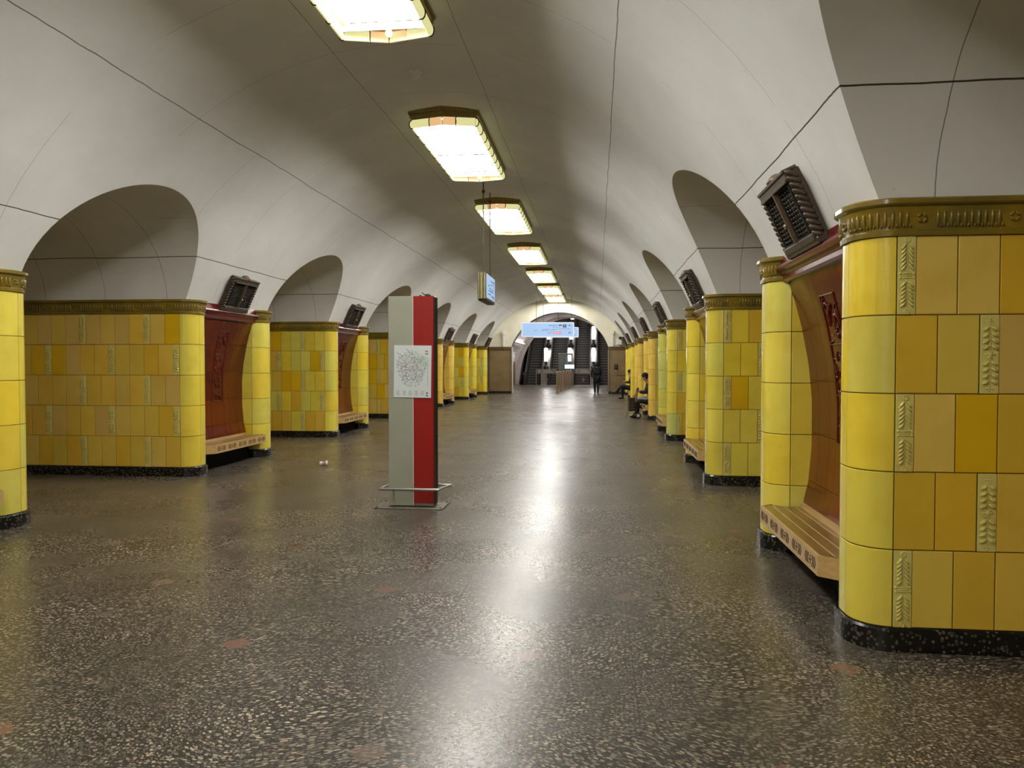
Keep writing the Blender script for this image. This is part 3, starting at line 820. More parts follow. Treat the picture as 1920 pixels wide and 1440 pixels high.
# ------------------------------------------------------------------ vault lamps
def lamp_parts():
    P = []; hw, hl, pt_ = .43, 1.5, .11
    def hexa(w, l, p): return [(-w, -l), (0, -l - p), (w, -l), (w, l), (0, l + p), (-w, l)]
    mb = MB()
    for w, l, z0, z1 in ((hw + .05, hl + .05, -.03, .03), (hw + .035, hl + .035, -.07, -.03), (hw + .015, hl + .015, -.10, -.07)):
        o, i = hexa(w, l, pt_), hexa(w - .05, l - .05, pt_)
        for a in range(6):
            b = (a + 1) % 6
            mb.add([(*o[a], z0), (*o[b], z0), (*o[b], z1), (*o[a], z1), (*i[a], z0), (*i[b], z0), (*i[b], z1), (*i[a], z1)], [(0, 1, 2, 3), (4, 5, 6, 7), (0, 1, 5, 4), (3, 2, 6, 7)])
    P.append(('backing_frame', mb.mesh('backing_frame', 'brass', True), None))
    mb = MB(); mb.add([(*p, -.06) for p in hexa(hw, hl, pt_)], [list(range(6))]); P.append(('reflector', mb.mesh('reflector', 'tray'), None))
    # curved glass panels all round
    def panel(p, q, mat):
        mb = MB(); p, q = Vector((*p, 0)), Vector((*q, 0)); d = (q - p).normalized(); n = Vector((d.y, -d.x, 0)); n = n if n.dot((p + q) / 2) > 0 else -n
        prof = [(.0, -.098), (.022, -.10), (.036, -.12), (.04, -.15), (.034, -.18), (.018, -.2), (0, -.205), (-.008, -.2), (.004, -.17), (.006, -.12), (0, -.098)]
        mb.grid([[p + d * .006 + n * a + Vector((0, 0, z)), q - d * .006 + n * a + Vector((0, 0, z))] for a, z in prof], 0, True)
        for e in (p + d * .006, q - d * .006): mb.add([e + n * a + Vector((0, 0, z)) for a, z in prof[:-1]], [list(range(len(prof) - 1))])
        return mb.mesh('glass_panel', mat)
    H = hexa(hw, hl, pt_)
    def band(p, n):
        bands = MB()
        pts = [Vector((*p, 0)) + n * a + Vector((0, 0, z)) for a, z in ((0, -.1), (.026, -.1), (.042, -.125), (.045, -.15), (.038, -.185), (.02, -.206), (-.01, -.207))]
        bands.tube(pts, .0075, 5); P.append(('black_band', bands.mesh('black_band', 'blackband'), None))
    for s in (1, -1):
        for i in range(8):
            y0 = -hl + 2 * hl * i / 8; y1 = -hl + 2 * hl * (i + 1) / 8
            P.append(('glass_panel', panel((s * hw, y0), (s * hw, y1), 'glasspanel'), None)); band((s * hw, y0), Vector((s, 0, 0)))
        band((s * hw, hl), Vector((s, 0, 0)))
    for s in (1, -1):
        for (a, b, mt) in (((-hw, s * hl), (-hw * .42, s * (hl + pt_ * .58)), 'glasspanel'), ((-hw * .42, s * (hl + pt_ * .58)), (0, s * (hl + pt_)), 'glasswarm'), ((0, s * (hl + pt_)), (hw * .42, s * (hl + pt_ * .58)), 'glasswarm'), ((hw * .42, s * (hl + pt_ * .58)), (hw, s * hl), 'glasspanel')):
            P.append(('glass_panel', panel(a, b, mt), 'warm peach end glass' if mt == 'glasswarm' else None))
        for x in (-hw * .42, hw * .42): band((x, s * (hl + pt_ * .58)), Vector((0, s, 0)))
    mb = MB(); mb.bbox(-hw + .01, hw - .01, -.03, .03, -.17, -.10, .005); mb.bbox(-hw, -hw + .012, -hl, hl, -.19, -.09, .003); mb.bbox(hw - .012, hw, -hl, hl, -.19, -.09, .003)
    for s in (1, -1): mb.bbox(-hw + .01, hw - .01, s * (hl - .06) - .008, s * (hl - .06) + .008, -.15, -.08, .003)
    P.append(('crossbar', mb.mesh('crossbar', 'reflector', True), None))
    tb = MB(); tb.tube([(0, -.66, 0), (0, .66, 0)], .021, 6, cap=False); tube = tb.mesh('tube', 'tube')
    bl = MB(); bl.lathe([(0, -.04), (.022, -.034), (.034, -.012), (.032, .012), (.016, .034), (.012, .05)], (0, 0, 0), 12); bulb = bl.mesh('bulb', 'bulb')
    return P, tube, bulb
LP, LT, LB = lamp_parts()
LX = -2.05
ZL = vz(0) - .03
lys = [-5.7, .1, 5.9, 11.75, 17.35, 23.2, 28.8, 34.1, 38.55]
LLAB = ['vault lamp behind the camera, farthest back', 'vault lamp just behind the camera', 'vault lamp cut off by the top edge of the photo', 'second vault lamp, the nearest seen whole, small bulb at its far end',
        'third vault lamp from the top, crossed by the cables of the narrow hanging sign', 'fourth vault lamp from the top', 'fifth vault lamp from the top', 'sixth vault lamp, next to last before the end wall', 'smallest farthest vault lamp, right before the end wall']
for i, y in enumerate(lys):
    t = thing('vault_lamp', LLAB[i], 'ceiling lamp', (LX, y, ZL), 0, 'long glass vault lamps along the crown')
    for nm, me, lab in LP:
        o = inst(nm, me, t)
        if lab: o['label'] = lab
    for r in (-.73, .73):
        for c in range(7): inst('fluorescent_tube', LT, t, (-.33 + .11 * c, r, -.125))
    inst('bulb', LB, t, (.02, 1.53, -.14))
for side in (1, -1):
    for k in range(-1, 6):
        y = Y0 - 1.5 + BAY * (k + 1) - BAY * .5
        t = thing('platform_lamp', 'flat lamp on the platform ceiling outside the ' + ('right' if side > 0 else 'left') + ' openings', 'ceiling lamp', (XC + side * 9.2, y + 1.4, 4.17), 0, 'platform lamps outside the openings')
        mb = MB(); mb.bbox(-.22, .22, -.7, .7, -.06, .02, .01); mb.build('housing', 'reflector', t)
        ld = bpy.data.lights.new('lamp_light', 'AREA'); ld.shape = 'RECTANGLE'; ld.size = .4; ld.size_y = 1.3; ld.energy = PLAT_W; ld.color = (1, .93, .84)
        lo = bpy.data.objects.new('lamp_light', ld); COL.objects.link(lo); lo.parent = t; lo.location = (0, 0, -.07)
# smoke sensor
t = thing('smoke_detector', 'small round white smoke detector on the vault crown between the first two lamps', 'smoke detector', (-2.12, 8.9, vz(.02)))
mb = MB(); mb.lathe([(0, -.03), (.085, -.03), (.1, -.02), (.105, .005)], n=24); mb.build('base', 'reflector', t)
mb = MB(); mb.lathe([(0, -.07), (.04, -.07), (.06, -.055), (.065, -.03)], n=20)
for a in range(6): mb.tube([(.065 * cos(a * pi / 3), .065 * sin(a * pi / 3), -.03), (.06 * cos(a * pi / 3), .06 * sin(a * pi / 3), -.065)], .005, 5)
mb.build('sensor_head', 'white', t)

# ------------------------------------------------------------------ information stand
t = thing('information_stand', 'tall narrow grey and red stand on a steel base in the middle hall', 'information stand', (-2.04, 8.41, 0))
mb = MB(); mb.bbox(-.255, .02, -.09, .09, .02, 2.34, .004); mb.build('grey_half', 'grey_panel', t)
mb = MB(); mb.bbox(.026, .255, -.09, .075, .05, 2.34, .004); mb.build('red_half', 'red_panel', t)
mb = MB(); mb.box(.02, .026, -.086, .08, .02, 2.33); mb.build('seam_strip', 'white', t)
mb = MB(); mb.box(.2, .258, -.084, .092, .03, 2.325); mb.box(.026, .262, .075, .092, .14, 2.335); mb.build('side_cover', 'maroon_edge', t)
mb = MB(); mb.bbox(.024, .256, -.088, .08, .02, .05, .002); mb.build('steel_foot', 'steel_dull', t)
mb = MB(); mb.bbox(-.40, .37, -.19, .24, 0, .012, .004)
for x in (-.37, .34):
    for y in (-.16, .21): mb.lathe([(.014, .012), (.014, .018), (.01, .022), (0, .022)], (x, y, 0), 10, 1)
mb.build('base_plate', ['steel_dull', 'black'], t)
mb = MB()
mb.tube([(-.34, -.165, .215), (.33, -.165, .215)], .017, 10); mb.tube([(-.34, .19, .215), (.40, .19, .215)], .013, 10)
mb.tube([(.32, -.165, .215), (.39, .19, .215)], .012, 8); mb.tube([(-.34, -.165, .215), (-.3, .19, .215)], .012, 8)
mb.tube([(-.2, -.165, .215), (-.2, -.09, .215)], .009, 6); mb.tube([(.2, -.165, .215), (.2, -.09, .215)], .009, 6)
mb.build('guard_rail', 'steel', t)
# poster taped on the stand
pw, ph = .42, .575
t2 = thing('map_poster', 'white metro map poster stuck across the grey and red stand', 'poster', (-2.02, 8.314, 1.51)); t2.rotation_euler = (0, R(.9), 0)
mb = MB(); mb.box(-pw / 2, pw / 2, -.002, .002, -ph / 2, ph / 2); mb.build('sheet', 'paper', t2)
rnd = random.Random(5)
mb = MB(); mb2 = MB(); mb3 = MB(); mb4 = MB()
def stroke(m_, x, z, a, l, w, y=-.0028):
    dx_, dz_ = cos(a), sin(a); nx_, nz_ = -sin(a), cos(a)
    m_.add([(x + dx_ * s * l + nx_ * q * w, y, z + dz_ * s * l + nz_ * q * w) for s, q in ((-1, -1), (1, -1), (1, 1), (-1, 1))], [(0, 1, 2, 3)])
mb3.add([(-.02 + .1 * cos(a) + .1, -.0024, .13 + .055 * sin(a)) for a in [i * pi / 8 for i in range(16)]], [list(range(16))])
mb4.add([(.03 + .035 * cos(a), -.0025, .04 + .07 * sin(a)) for a in [i * pi / 8 for i in range(16)]], [list(range(16))])
for k in range(620):
    a = rnd.uniform(0, 2 * pi); r = sqrt(rnd.random()); x = -.01 + r * .165 * cos(a) * (1 + .1 * sin(3 * a)); z = .03 + r * .20 * sin(a)
    stroke(mb if rnd.random() < .75 else mb2, x, z, rnd.choice((0, 0, 0, pi / 4, -pi / 4)) + rnd.uniform(-.1, .1), rnd.uniform(.004, .011), .0011)
for ring in (.035, .07, .11):
    n = 30
    for i in range(n):
        a = 2 * pi * i / n; stroke(mb, -.01 + ring * cos(a), .03 + ring * 1.15 * sin(a), a + pi / 2, ring * pi / n * 1.05, .0009)
for a in [i * pi / 7 + .2 for i in range(14)]:
    l = rnd.uniform(.05, .075); stroke(mb, -.01 + (.05 + l) * cos(a), .03 + (.05 + l) * sin(a) * 1.1, a, l, .0009)
mbl = MB()
for c in range(5):
    for r_ in range(6): stroke(mbl, -.16 + c * .068, -.215 - r_ * .009, 0, rnd.uniform(.012, .022), .0012)
for (x, z, w_) in ((.165, .21, .017),):
    stroke(mb2, x, -.235, 0, .008, .008); stroke(mb2, x, -.262, 0, .009, .007)
for k in range(4): stroke(mb2, -.17 + k * .02, .2 - k * .012, -pi / 4, .02, .0012)
for k in range(3): stroke(mb2, -.07 + k * .012, .245 - k * .01, -pi / 4, .018, .0012)
for k in range(12): stroke(mb2, .17, .12 - k * .024, pi / 2, .009, .0014)
mb.build('map_lines', 'ink', t2, recalc=False); mbl.build('map_legend', 'ink', t2, recalc=False); mb2.build('map_captions', 'ink_dark', t2, recalc=False); mb3.build('green_patch', 'ink_green', t2, recalc=False); mb4.build('rose_patch', 'ink_rose', t2, recalc=False)
mb = MB()   # the M mark: dark red arch-like M over a small red bar
mz, mx = .225, .155
mb.add([(mx + x * .9, -.003, mz + z * .9) for x, z in ((-.02, -.012), (-.01, .012), (0, -.001), (.01, .012), (.02, -.012), (.011, -.012), (.007, .0), (0, -.01), (-.007, 0), (-.011, -.012))], [list(range(10))])
mb.add([(mx + x, -.003, mz - .03 + z) for x, z in ((-.018, -.005), (.014, -.005), (.02, .006), (-.012, .006))], [(0, 1, 2, 3)])
mb.build('logo', 'logo_red', t2, recalc=False)
t3 = thing('cable_tie', 'small black twisted tie left on the top edge of the red half of the stand', 'cable tie', (-1.87, 8.34, 2.34))
mb = MB(); mb.tube([(-.05, 0, .04), (-.02, 0, .015), (.0, .01, .02), (.03, 0, .018), (.05, -.01, .004), (.02, -.02, .006), (-.01, -.01, .004)], .006, 6); mb.build('strap', 'black', t3)
mb = MB(); mb.bbox(-.075, -.055, -.01, .01, 0, .012, .002); mb.build('clasp', 'black', t3)

# litter
t = thing('paper_cup', 'crushed white paper cup with brown print lying on the floor at the left', 'cup', (-4.25, 11.6, .03))
m0 = Matrix.Rotation(R(35), 4, 'Z') @ Matrix.Rotation(R(90), 4, 'Y')
mb = MB(); mb.lathe([(.026, -.06), (.03, -.02), (.024, .0), (.034, .035), (.040, .06), (.043, .062), (.038, .058), (.02, -.05)], (0, 0, .01), 16, mat=m0); mb.build('cup_body', 'cup', t)
mb = MB(); mb.lathe([(.031, -.018), (.027, -.002), (.0345, .025)], (0, 0, .0105), 16, mat=m0); mb.build('printed_band', 'cup_red', t)

# ------------------------------------------------------------------ hanging signs
def sign_lines(t, w, h, y, side=1, seed=1, dense=False):
    rnd = random.Random(seed); mb = MB()
    def rect(m_, x0, x1, z0, z1, yy=y): m_.add([(x0, yy, z0), (x1, yy, z0), (x1, yy, z1), (x0, yy, z1)], [(0, 1, 2, 3)])
    if dense:
        for (x0, x1, z) in ((-.1, .12, .12), (.0, .2, .07), (-.3, -.1, .02), (-.05, .1, .02), (.15, .3, .0), (-.2, .25, -.06), (-.35, -.15, -.13), (.1, .33, -.15), (-.3, -.2, -.02)):
            x0 *= w; x1 *= w; z *= h / .5
            while x0 < x1:
                l = rnd.uniform(.03, .07); rect(mb, x0, min(x1, x0 + l), z, z + .02); x0 += l + .015
        rect(mb, w * .36, w * .42, -.02, .17); rect(mb, w * .28, w * .42, .15, .17); rect(mb, w * .36, w * .42, -.2, -.1)
        mb.build('printed_text', 'sign_line', t, recalc=False); return
    def words(x0, x1, z, hh=.012):
        while x0 < x1:
            l = rnd.uniform(.05, .13); rect(mb, x0, min(x1, x0 + l), z, z + hh); x0 += l + .02
    words(.05, .42, .155, .018); words(.2, .5, .09); words(-.2, .1, .0); words(.2, .42, .0); words(-.55, -.4, -.04); words(-.25, .05, -.05); words(.1, .3, -.05); words(0, .2, -.14, .015)
    words(.45, .9, .02, .01)
    mb.build('printed_text', 'sign_line', t, recalc=False)
    mb = MB(); rect(mb, .62, .76, .08, .20); rect(mb, .45, .58, .15, .19); 
    for z in (.16, -.13): mb.add([(.84, y, z), (.90, y, z + .025), (.90, y, z + .008), (.95, y, z + .008), (.95, y, z - .008), (.90, y, z - .008), (.90, y, z - .025)], [list(range(7))])
    mb.build('black_pictogram', 'sign_black', t, recalc=False)
    mb = MB(); rect(mb, .665, .675, .10, .18, y - .002); rect(mb, .705, .715, .10, .18, y - .002); rect(mb, .665, .715, .135, .145, y - .002)
    for i in range(5): rect(mb, .24 + i * .065, .28 + i * .065, -.155, -.115, y - .004)
    mb.build('white_marks', 'sign_white', t, recalc=False)
    mb = MB(); rect(mb, .22, .57, -.18, -.09, y - .002); mb.build('red_box', 'sign_red', t, recalc=False)
def wide_sign(x, y, z, w, h, lab, cabs, seed):
    t = thing('hanging_sign', lab, 'sign', (x, y, z), 0, 'pale blue backlit direction signs across the hall')
    mb = MB(); mb.bbox(-w / 2, w / 2, -.06, .06, -h / 2, h / 2, .03); mb.build('housing', 'sign_frame', t)
    mb = MB(); mb.box(-w / 2 + .04, w / 2 - .04, -.0635, .0635, -h / 2 + .035, h / 2 - .035); mb.build('lit_face', 'sign_blue', t)
    sign_lines(t, w, h, -.066, 1, seed)
    for cx in cabs:
        mb = MB(); top = vz(abs(cx - XC)) - z; mb.tube([(cx - x, 0, h / 2 - .02), (cx - x, 0, top + .02)], .011, 6); mb.build('cable', 'cable', t)
wide_sign(-2.0, 31.5, 2.98, 2.16, .59, 'pale blue backlit sign hanging before the escalators, nearer and higher of the two', (-2.47, -1.57), 2)
wide_sign(-1.98, 37.4, 3.1, 2.2, .5, 'pale blue backlit sign hanging behind and below the wider one', (-2.6, -1.24), 9)
t = thing('hanging_sign', 'narrow backlit sign seen end-on, hanging on two cables left of the lamps', 'sign', (-2.13, 14.85, 3.05))
mb = MB(); mb.bbox(-.09, .075, -.62, .62, -.25, .25, .015)
mb.tube([(-.01, -.62, -.24), (-.01, -.62, .24)], .05, 10); mb.build('housing', 'champagne', t)
mb = MB(); mb.box(.07, .079, -.58, .58, -.215, .225); mb.build('lit_face', 'sign_blue', t)
mb = MB(); mb.bbox(-.08, .07, -.6, .6, -.275, -.245, .008); mb.build('dark_bottom_rail', 'black', t)
tt = bpy.data.objects.new('print_plate', None)
mbx = MB(); rnd = random.Random(4)
def rr(y0, y1, z0, z1): mbx.add([(.0815, y0, z0), (.0815, y1, z0), (.0815, y1, z1), (.0815, y0, z1)], [(0, 1, 2, 3)])
for (a, b, z) in ((-.05, .25, .13), (.0, .2, .06), (-.35, -.15, .02), (-.2, .1, -.02), (.15, .35, -.03), (-.3, .4, -.07), (-.35, 0, -.14), (.05, .4, -.16)):
    q = a
    while q < b: l = rnd.uniform(.04, .09); rr(q, min(b, q + l), z, z + .022); q += l + .02
rr(.3, .42, .12, .16); rr(.38, .42, .02, .16); rr(.3, .42, -.19, -.165); rr(.38, .42, -.19, -.11)
mbx.build('printed_text', 'sign_line', t, recalc=False)
for dy in (-.45, .45):
    mb = MB(); mb.tube([(0, dy, .24), (0, dy, vz(0) - 3.05)], .012, 6); mb.lathe([(.02, .1), (.035, .12), (.02, .16)], (0, dy, vz(0) - 3.05 - .3), 8)
    mb.build('cable', 'cable', t)

# ------------------------------------------------------------------ escalator hall beyond the arch
HX = -2.0; YM = 57.0
mb = MB(); prof = [(HX + 4.15 * cos(pi * j / 32), 5.1 * sin(pi * j / 32)) for j in range(33)]
mb.grid([[(x, y, z) for x, z in prof] for y in (YE + .9, 46, 52, YM)])
mouth = [(HX + 3.75 * cos(pi * j / 32), .0 + 4.92 * sin(pi * j / 32)) for j in range(33)]
outr = [(HX + 4.3 * cos(pi * j / 32), 5.3 * sin(pi * j / 32)) for j in range(33)]
mb.grid([[(x, YM, z) for x, z in outr], [(x, YM, z) for x, z in mouth]], smooth=False)
mb.grid([[(x, YM, z) for x, z in mouth], [(x, YM + 16, z + 16 * .577) for x, z in mouth]])
mb.add([(HX - 3.75, YM + .2, -.3), (HX + 3.75, YM + .2, -.3), (HX + 3.75, YM + 16, 16 * .577 - .4), (HX - 3.75, YM + 16, 16 * .577 - .4)], [(0, 1, 2, 3)], 1)
struct(mb.build('ceiling_escalator_hall', ['lilac', 'void'], recalc=False))
mb = MB(); mb.box(HX - 4.1, HX + 4.1, 53.6, YM, 0, .012); tag(mb.build('landing_plate', 'steel'), 'shiny metal landing plates on the floor at the foot of the escalators', 'floor plate')
for x0, x1, lab in ((-6.05, -5.35, 'low brownish wall block inside the arch on the left'),):
    t = thing('side_block', lab, 'wall block', ((x0 + x1) / 2, 47.5, 0)); hw = (x1 - x0) / 2
    mb = MB(); mb.bbox(-hw, hw, -3, 3, 0, 2.25, .01); mb.build('body', 'marble', t); mb = MB(); mb.bbox(-hw - .02, hw + .02, -3.02, 3.02, 2.2, 2.32, .01); mb.build('cap', 'marble_top', t)
    mb = MB(); mb.box(hw - .02, hw + .04, -3.05, -2.9, 0, 2.2); mb.build('metal_edge', 'steel', t)
# linear lamps in that hall
for x, z, lab in ((-5.2, 3.0, 'long white tube lamp along the left side of the escalator hall'), (1.2, 3.0, 'long white tube lamp along the right side of the escalator hall')):
    t = thing('tube_lamp', lab, 'lamp', (x, 49.5, z))
    mb = MB(); mb.tube([(0, -5.5, 0), (0, 5.5, 0)], .05, 8); mb.build('tube', 'opal', t)
    mb = MB(); mb.box(-.09, .09, -5.55, 5.55, -.09, -.05); mb.build('bracket', 'steel_dull', t)
for i, y in enumerate((43.5, 49.5, 55.0)):  # added unseen lamps that brighten the escalator hall from behind the arch
    t = thing('hall_fill_lamp', ['nearest', 'middle', 'farthest'][i] + ' added flat fill lamp in the escalator hall, unseen above the arch', 'ceiling lamp', (HX, y, 4.98))
    mb = MB(); mb.bbox(-1.2, 1.2, -.2, .2, -.06, .02, .01); mb.build('housing', 'reflector', t)
    ld = bpy.data.lights.new('lamp_light', 'AREA'); ld.shape = 'RECTANGLE'; ld.size = 2.2; ld.size_y = .35; ld.energy = 150; ld.color = (1, .96, .93)
    lo = bpy.data.objects.new('lamp_light', ld); COL.objects.link(lo); lo.parent = t; lo.location = (0, 0, -.07)
EXS = [-4.66, -2.9, -1.12, .62]
STR = [-3.78, -2.01, -.25]
ang = math.atan(.577)
stepm = MB(); stepm.box(-.5, .5, -.2, .2, -.22, -.02, 0); stepm.box(-.5, .5, -.2, -.17, -.04, .0, 1); SM = stepm.mesh('step', ['esc_step', 'esc_edge'], True)
ELAB = ['leftmost of the four dark escalators', 'second escalator from the left', 'third escalator from the left, seen right of the blue signs', 'rightmost escalator, half hidden by the right brown pier']
LE = 10.5
def incl(m_, x0, x1, h0, h1, y0=55.2, mi=0, ext=LE):
    """slab that runs flat then up the slope"""
    pts = [(y0, 0), (YM - .1, 0), (YM + ext, (ext + .1) * .577)]
    a = []
    for (y, z) in pts:
        a += [(x0, y, z + h0), (x1, y, z + h0), (x1, y, z + h1), (x0, y, z + h1)]
    fs = [(0, 1, 2, 3), (8, 9, 10, 11)]
    for s in (0, 4):
        for q in range(4): fs.append((s + q, s + (q + 1) % 4, s + 4 + (q + 1) % 4, s + 4 + q))
    m_.add(a, fs, mi)
def handrail(m_, x, w=.04, h=.95):
    pts = [(x, 55.9, .25), (x, 55.45, .35), (x, 55.2, .6), (x, 55.35, .87), (x, 55.7, h), (x, YM - .1, h), (x, YM + LE, h + (LE + .1) * .577)]
    m_.tube(pts, w, 8)
for i, ex in enumerate(EXS):
    t = thing('escalator', ELAB[i], 'escalator', (ex, 0, 0), 0, 'four escalators at the end of the hall')
    for s in range(27):
        y = YM + .1 + s * .3466; z = (y - YM + .1) * .577
        inst('step', SM, t, (0, y, z + .1))
    for sx in (-1, 1):
        mb = MB(); incl(mb, sx * .56 - .03, sx * .56 + .03, 0, .86); mb.build('balustrade', 'esc_side', t)
        mb = MB(); handrail(mb, sx * .56); mb.build('handrail', 'rubber', t)
        mb = MB(); incl(mb, sx * .63 - .018, sx * .63 + .018, .8, .9); mb.build('steel_trim', 'steel', t)
for i, sx in enumerate(STR):
    t = thing('escalator_divider', ['steel-topped divider between the first and second escalators', 'steel-topped divider between the second and third escalators', 'steel-topped divider between the third and fourth escalators'][i], 'divider', (sx, 0, 0), 0, 'dividers between the escalators')
    mb = MB(); incl(mb, -.22, .22, 0, .84); mb.build('deck', 'steel', t)
    for k in range(3):
        y = YM + .5 + k * 3.0; z = (y - YM + .1) * .577 + .84
        l = thing('torch_lamp', 'white glowing torch lamp with black base, ' + ['lowest', 'middle', 'highest'][k] + ' on the ' + ['left', 'middle', 'right'][i] + ' divider', 'lamp', (sx, y, z), 0, 'torch lamps on the escalator dividers')
        mb = MB(); mb.lathe([(0, 0), (.2, 0), (.2, .16), (.12, .22), (.09, .3), (.09, .5), (.12, .56)], n=12); mb.build('base', 'black', l)
        mb = MB(); mb.lathe([(.09, .54), (.13, .58), (.14, 1.5), (.1, 1.56), (0, 1.57)], n=14); mb.build('opal_shade', 'opal', l)
# fences with notice boards between escalators
for x, lab in ((-3.55, 'grey notice board on a dark lattice fence before the left divider'), (-.95, 'grey notice board on a dark lattice fence behind the walking person')):
    t = thing('lattice_fence', lab, 'fence', (x, 54.4, 0)); hw = .72
    mb = MB()
    for xx in (-hw, hw): mb.tube([(xx, 0, 0), (xx, 0, 1.05)], .03)
    mb.tube([(-hw, 0, .04), (hw, 0, .04)], .02); mb.build('frame', 'steel', t)
    mb = MB()
    for q in range(1, 9): mb.box(-hw + q * .16 - .01, -hw + q * .16 + .01, -.01, .01, .04, .86)
    for q in range(1, 5): mb.box(-hw, hw, -.012, .012, q * .17 - .01, q * .17 + .01)
    mb.build('lattice', 'esc_side', t)
    mb = MB(); mb.add([(0, -.03, .25), (.12, -.03, .45), (0, -.03, .65), (-.12, -.03, .45)], [(0, 1, 2, 3)]); mb.add([(0, -.02, .25), (.12, -.02, .45), (0, -.02, .65), (-.12, -.02, .45)], [(0, 1, 2, 3)]); mb.build('diamond', 'steel_dull', t, recalc=False)
    b = MB(); b.bbox(-hw - .02, hw + .02, -.04, -.0, .86, 1.2, .01); bo = b.build('notice_board', 'steel_dull', t)
    mb = MB(); mb.lathe([(.07, 0), (.09, 0), (.09, .004), (.07, .004)], (-.48, -.045, 1.03), 16, mat=Matrix.Rotation(pi / 2, 4, 'X'))
    for q in range(3): mb.box(-.25, .5 - q * .12, -.045, -.04, .95 + q * .07, .965 + q * .07)
    mb.build('notice_marks', 'reflector', bo)
# metal barriers in the middle
BL = []
for i in range(6):
    y = YE + .55 + i * 2.0; x = -2.12 + i * .075
    t = thing('barrier_panel', ['nearest', 'second', 'third', 'fourth', 'fifth', 'farthest'][i] + ' brassy metal panel of the queue barrier running towards the escalators', 'barrier', (x, y, 0), 0, 'brassy queue barrier panels')
    mb = MB(); mb.prism([(-.0 - .02, 0), (.02, 0), (.02, 1.1), (.0, 1.16), (-.02, 1.1)], -.0, 1.5, axis='y'); 
    mb = MB(); mb.prism([(0, .12), (1.45, .12), (1.45, 1.0), (1.3, 1.14), (.15, 1.14), (0, 1.0)], -.015, .015, axis='x'); mb.build('sheet', 'copper', t)
    for yy in (0, 1.45):
        mb = MB(); mb.tube([(0, yy, 0), (0, yy, 1.12)], .035, 10); mb.ell((0, yy, 1.13), .04, .04, .03); mb.build('post', 'copper', t)
t = thing('attendant_booth', 'small glazed attendant booth between the middle escalators', 'booth', (-2.1, 54.6, 0))
mb = MB()
for xx in (-.55, .35):
    for yy in (-.5, .5): mb.bbox(xx - .03, xx + .03, yy - .03, yy + .03, 0, 2.25, .005)
mb.bbox(-.6, .4, -.55, .55, 2.2, 2.3, .01); mb.build('frame', 'steel_dull', t)
mb = MB(); mb.bbox(-.55, .35, -.5, .5, 0, 1.0, .01); mb.build('lower_wall', 'steel_dull', t)
for yy in (-.5, .5):
    mb = MB(); mb.box(-.52, .32, yy - .004, yy + .004, 1.0, 2.2); mb.build('glass_pane', 'glass', t)
t = thing('monitor', 'small lit blue monitor standing at the booth between the escalators', 'monitor', (-1.9, 53.95, 1.04))
mb = MB(); mb.bbox(-.36, .36, -.03, .03, .16, .5, .01); mb.bbox(-.04, .04, -.02, .02, .0, .18, .004); mb.bbox(-.12, .12, -.06, .06, 0, .015, .004); mb.build('case', 'black', t)
mb = MB(); mb.box(-.33, .33, -.034, -.03, .19, .47); mb.build('screen', 'screen', t)
t = thing('monitor_stand', 'steel pedestal carrying the small blue monitor', 'pedestal', (-1.9, 53.9, 0))
mb = MB(); mb.bbox(-.3, .3, -.2, .2, 0, 1.04, .01); mb.build('pedestal', 'steel_dull', t)

# ------------------------------------------------------------------ people
def skin(name, J, E, rad, mat, parent, loc=None, sub=1, root=0):
    """joints J {name: (x,y,z)}, edges E, radii -> one continuous skinned mesh"""
    keys = list(J); me = bpy.data.meshes.new(name); me.from_pydata([J[k] for k in keys], [(keys.index(a), keys.index(b)) for a, b in E], [])
    o = inst(name, me, parent, loc); me.materials.append(M[mat])
    md = o.modifiers.new('skin', 'SKIN'); me.skin_vertices or None
    sv = me.skin_vertices[0].data if me.skin_vertices else None
    if sv is None:
        bm = bmesh.new(); bm.from_mesh(me); bm.verts.layers.skin.verify(); bm.to_mesh(me); bm.free(); sv = me.skin_vertices[0].data
    for i, k in enumerate(keys):
        r = rad[k]; sv[i].radius = r if isinstance(r, tuple) else (r, r); sv[i].use_root = (i == root)
    md.use_smooth_shade = True
    sb = o.modifiers.new('sub', 'SUBSURF'); sb.levels = sb.render_levels = sub
    return o
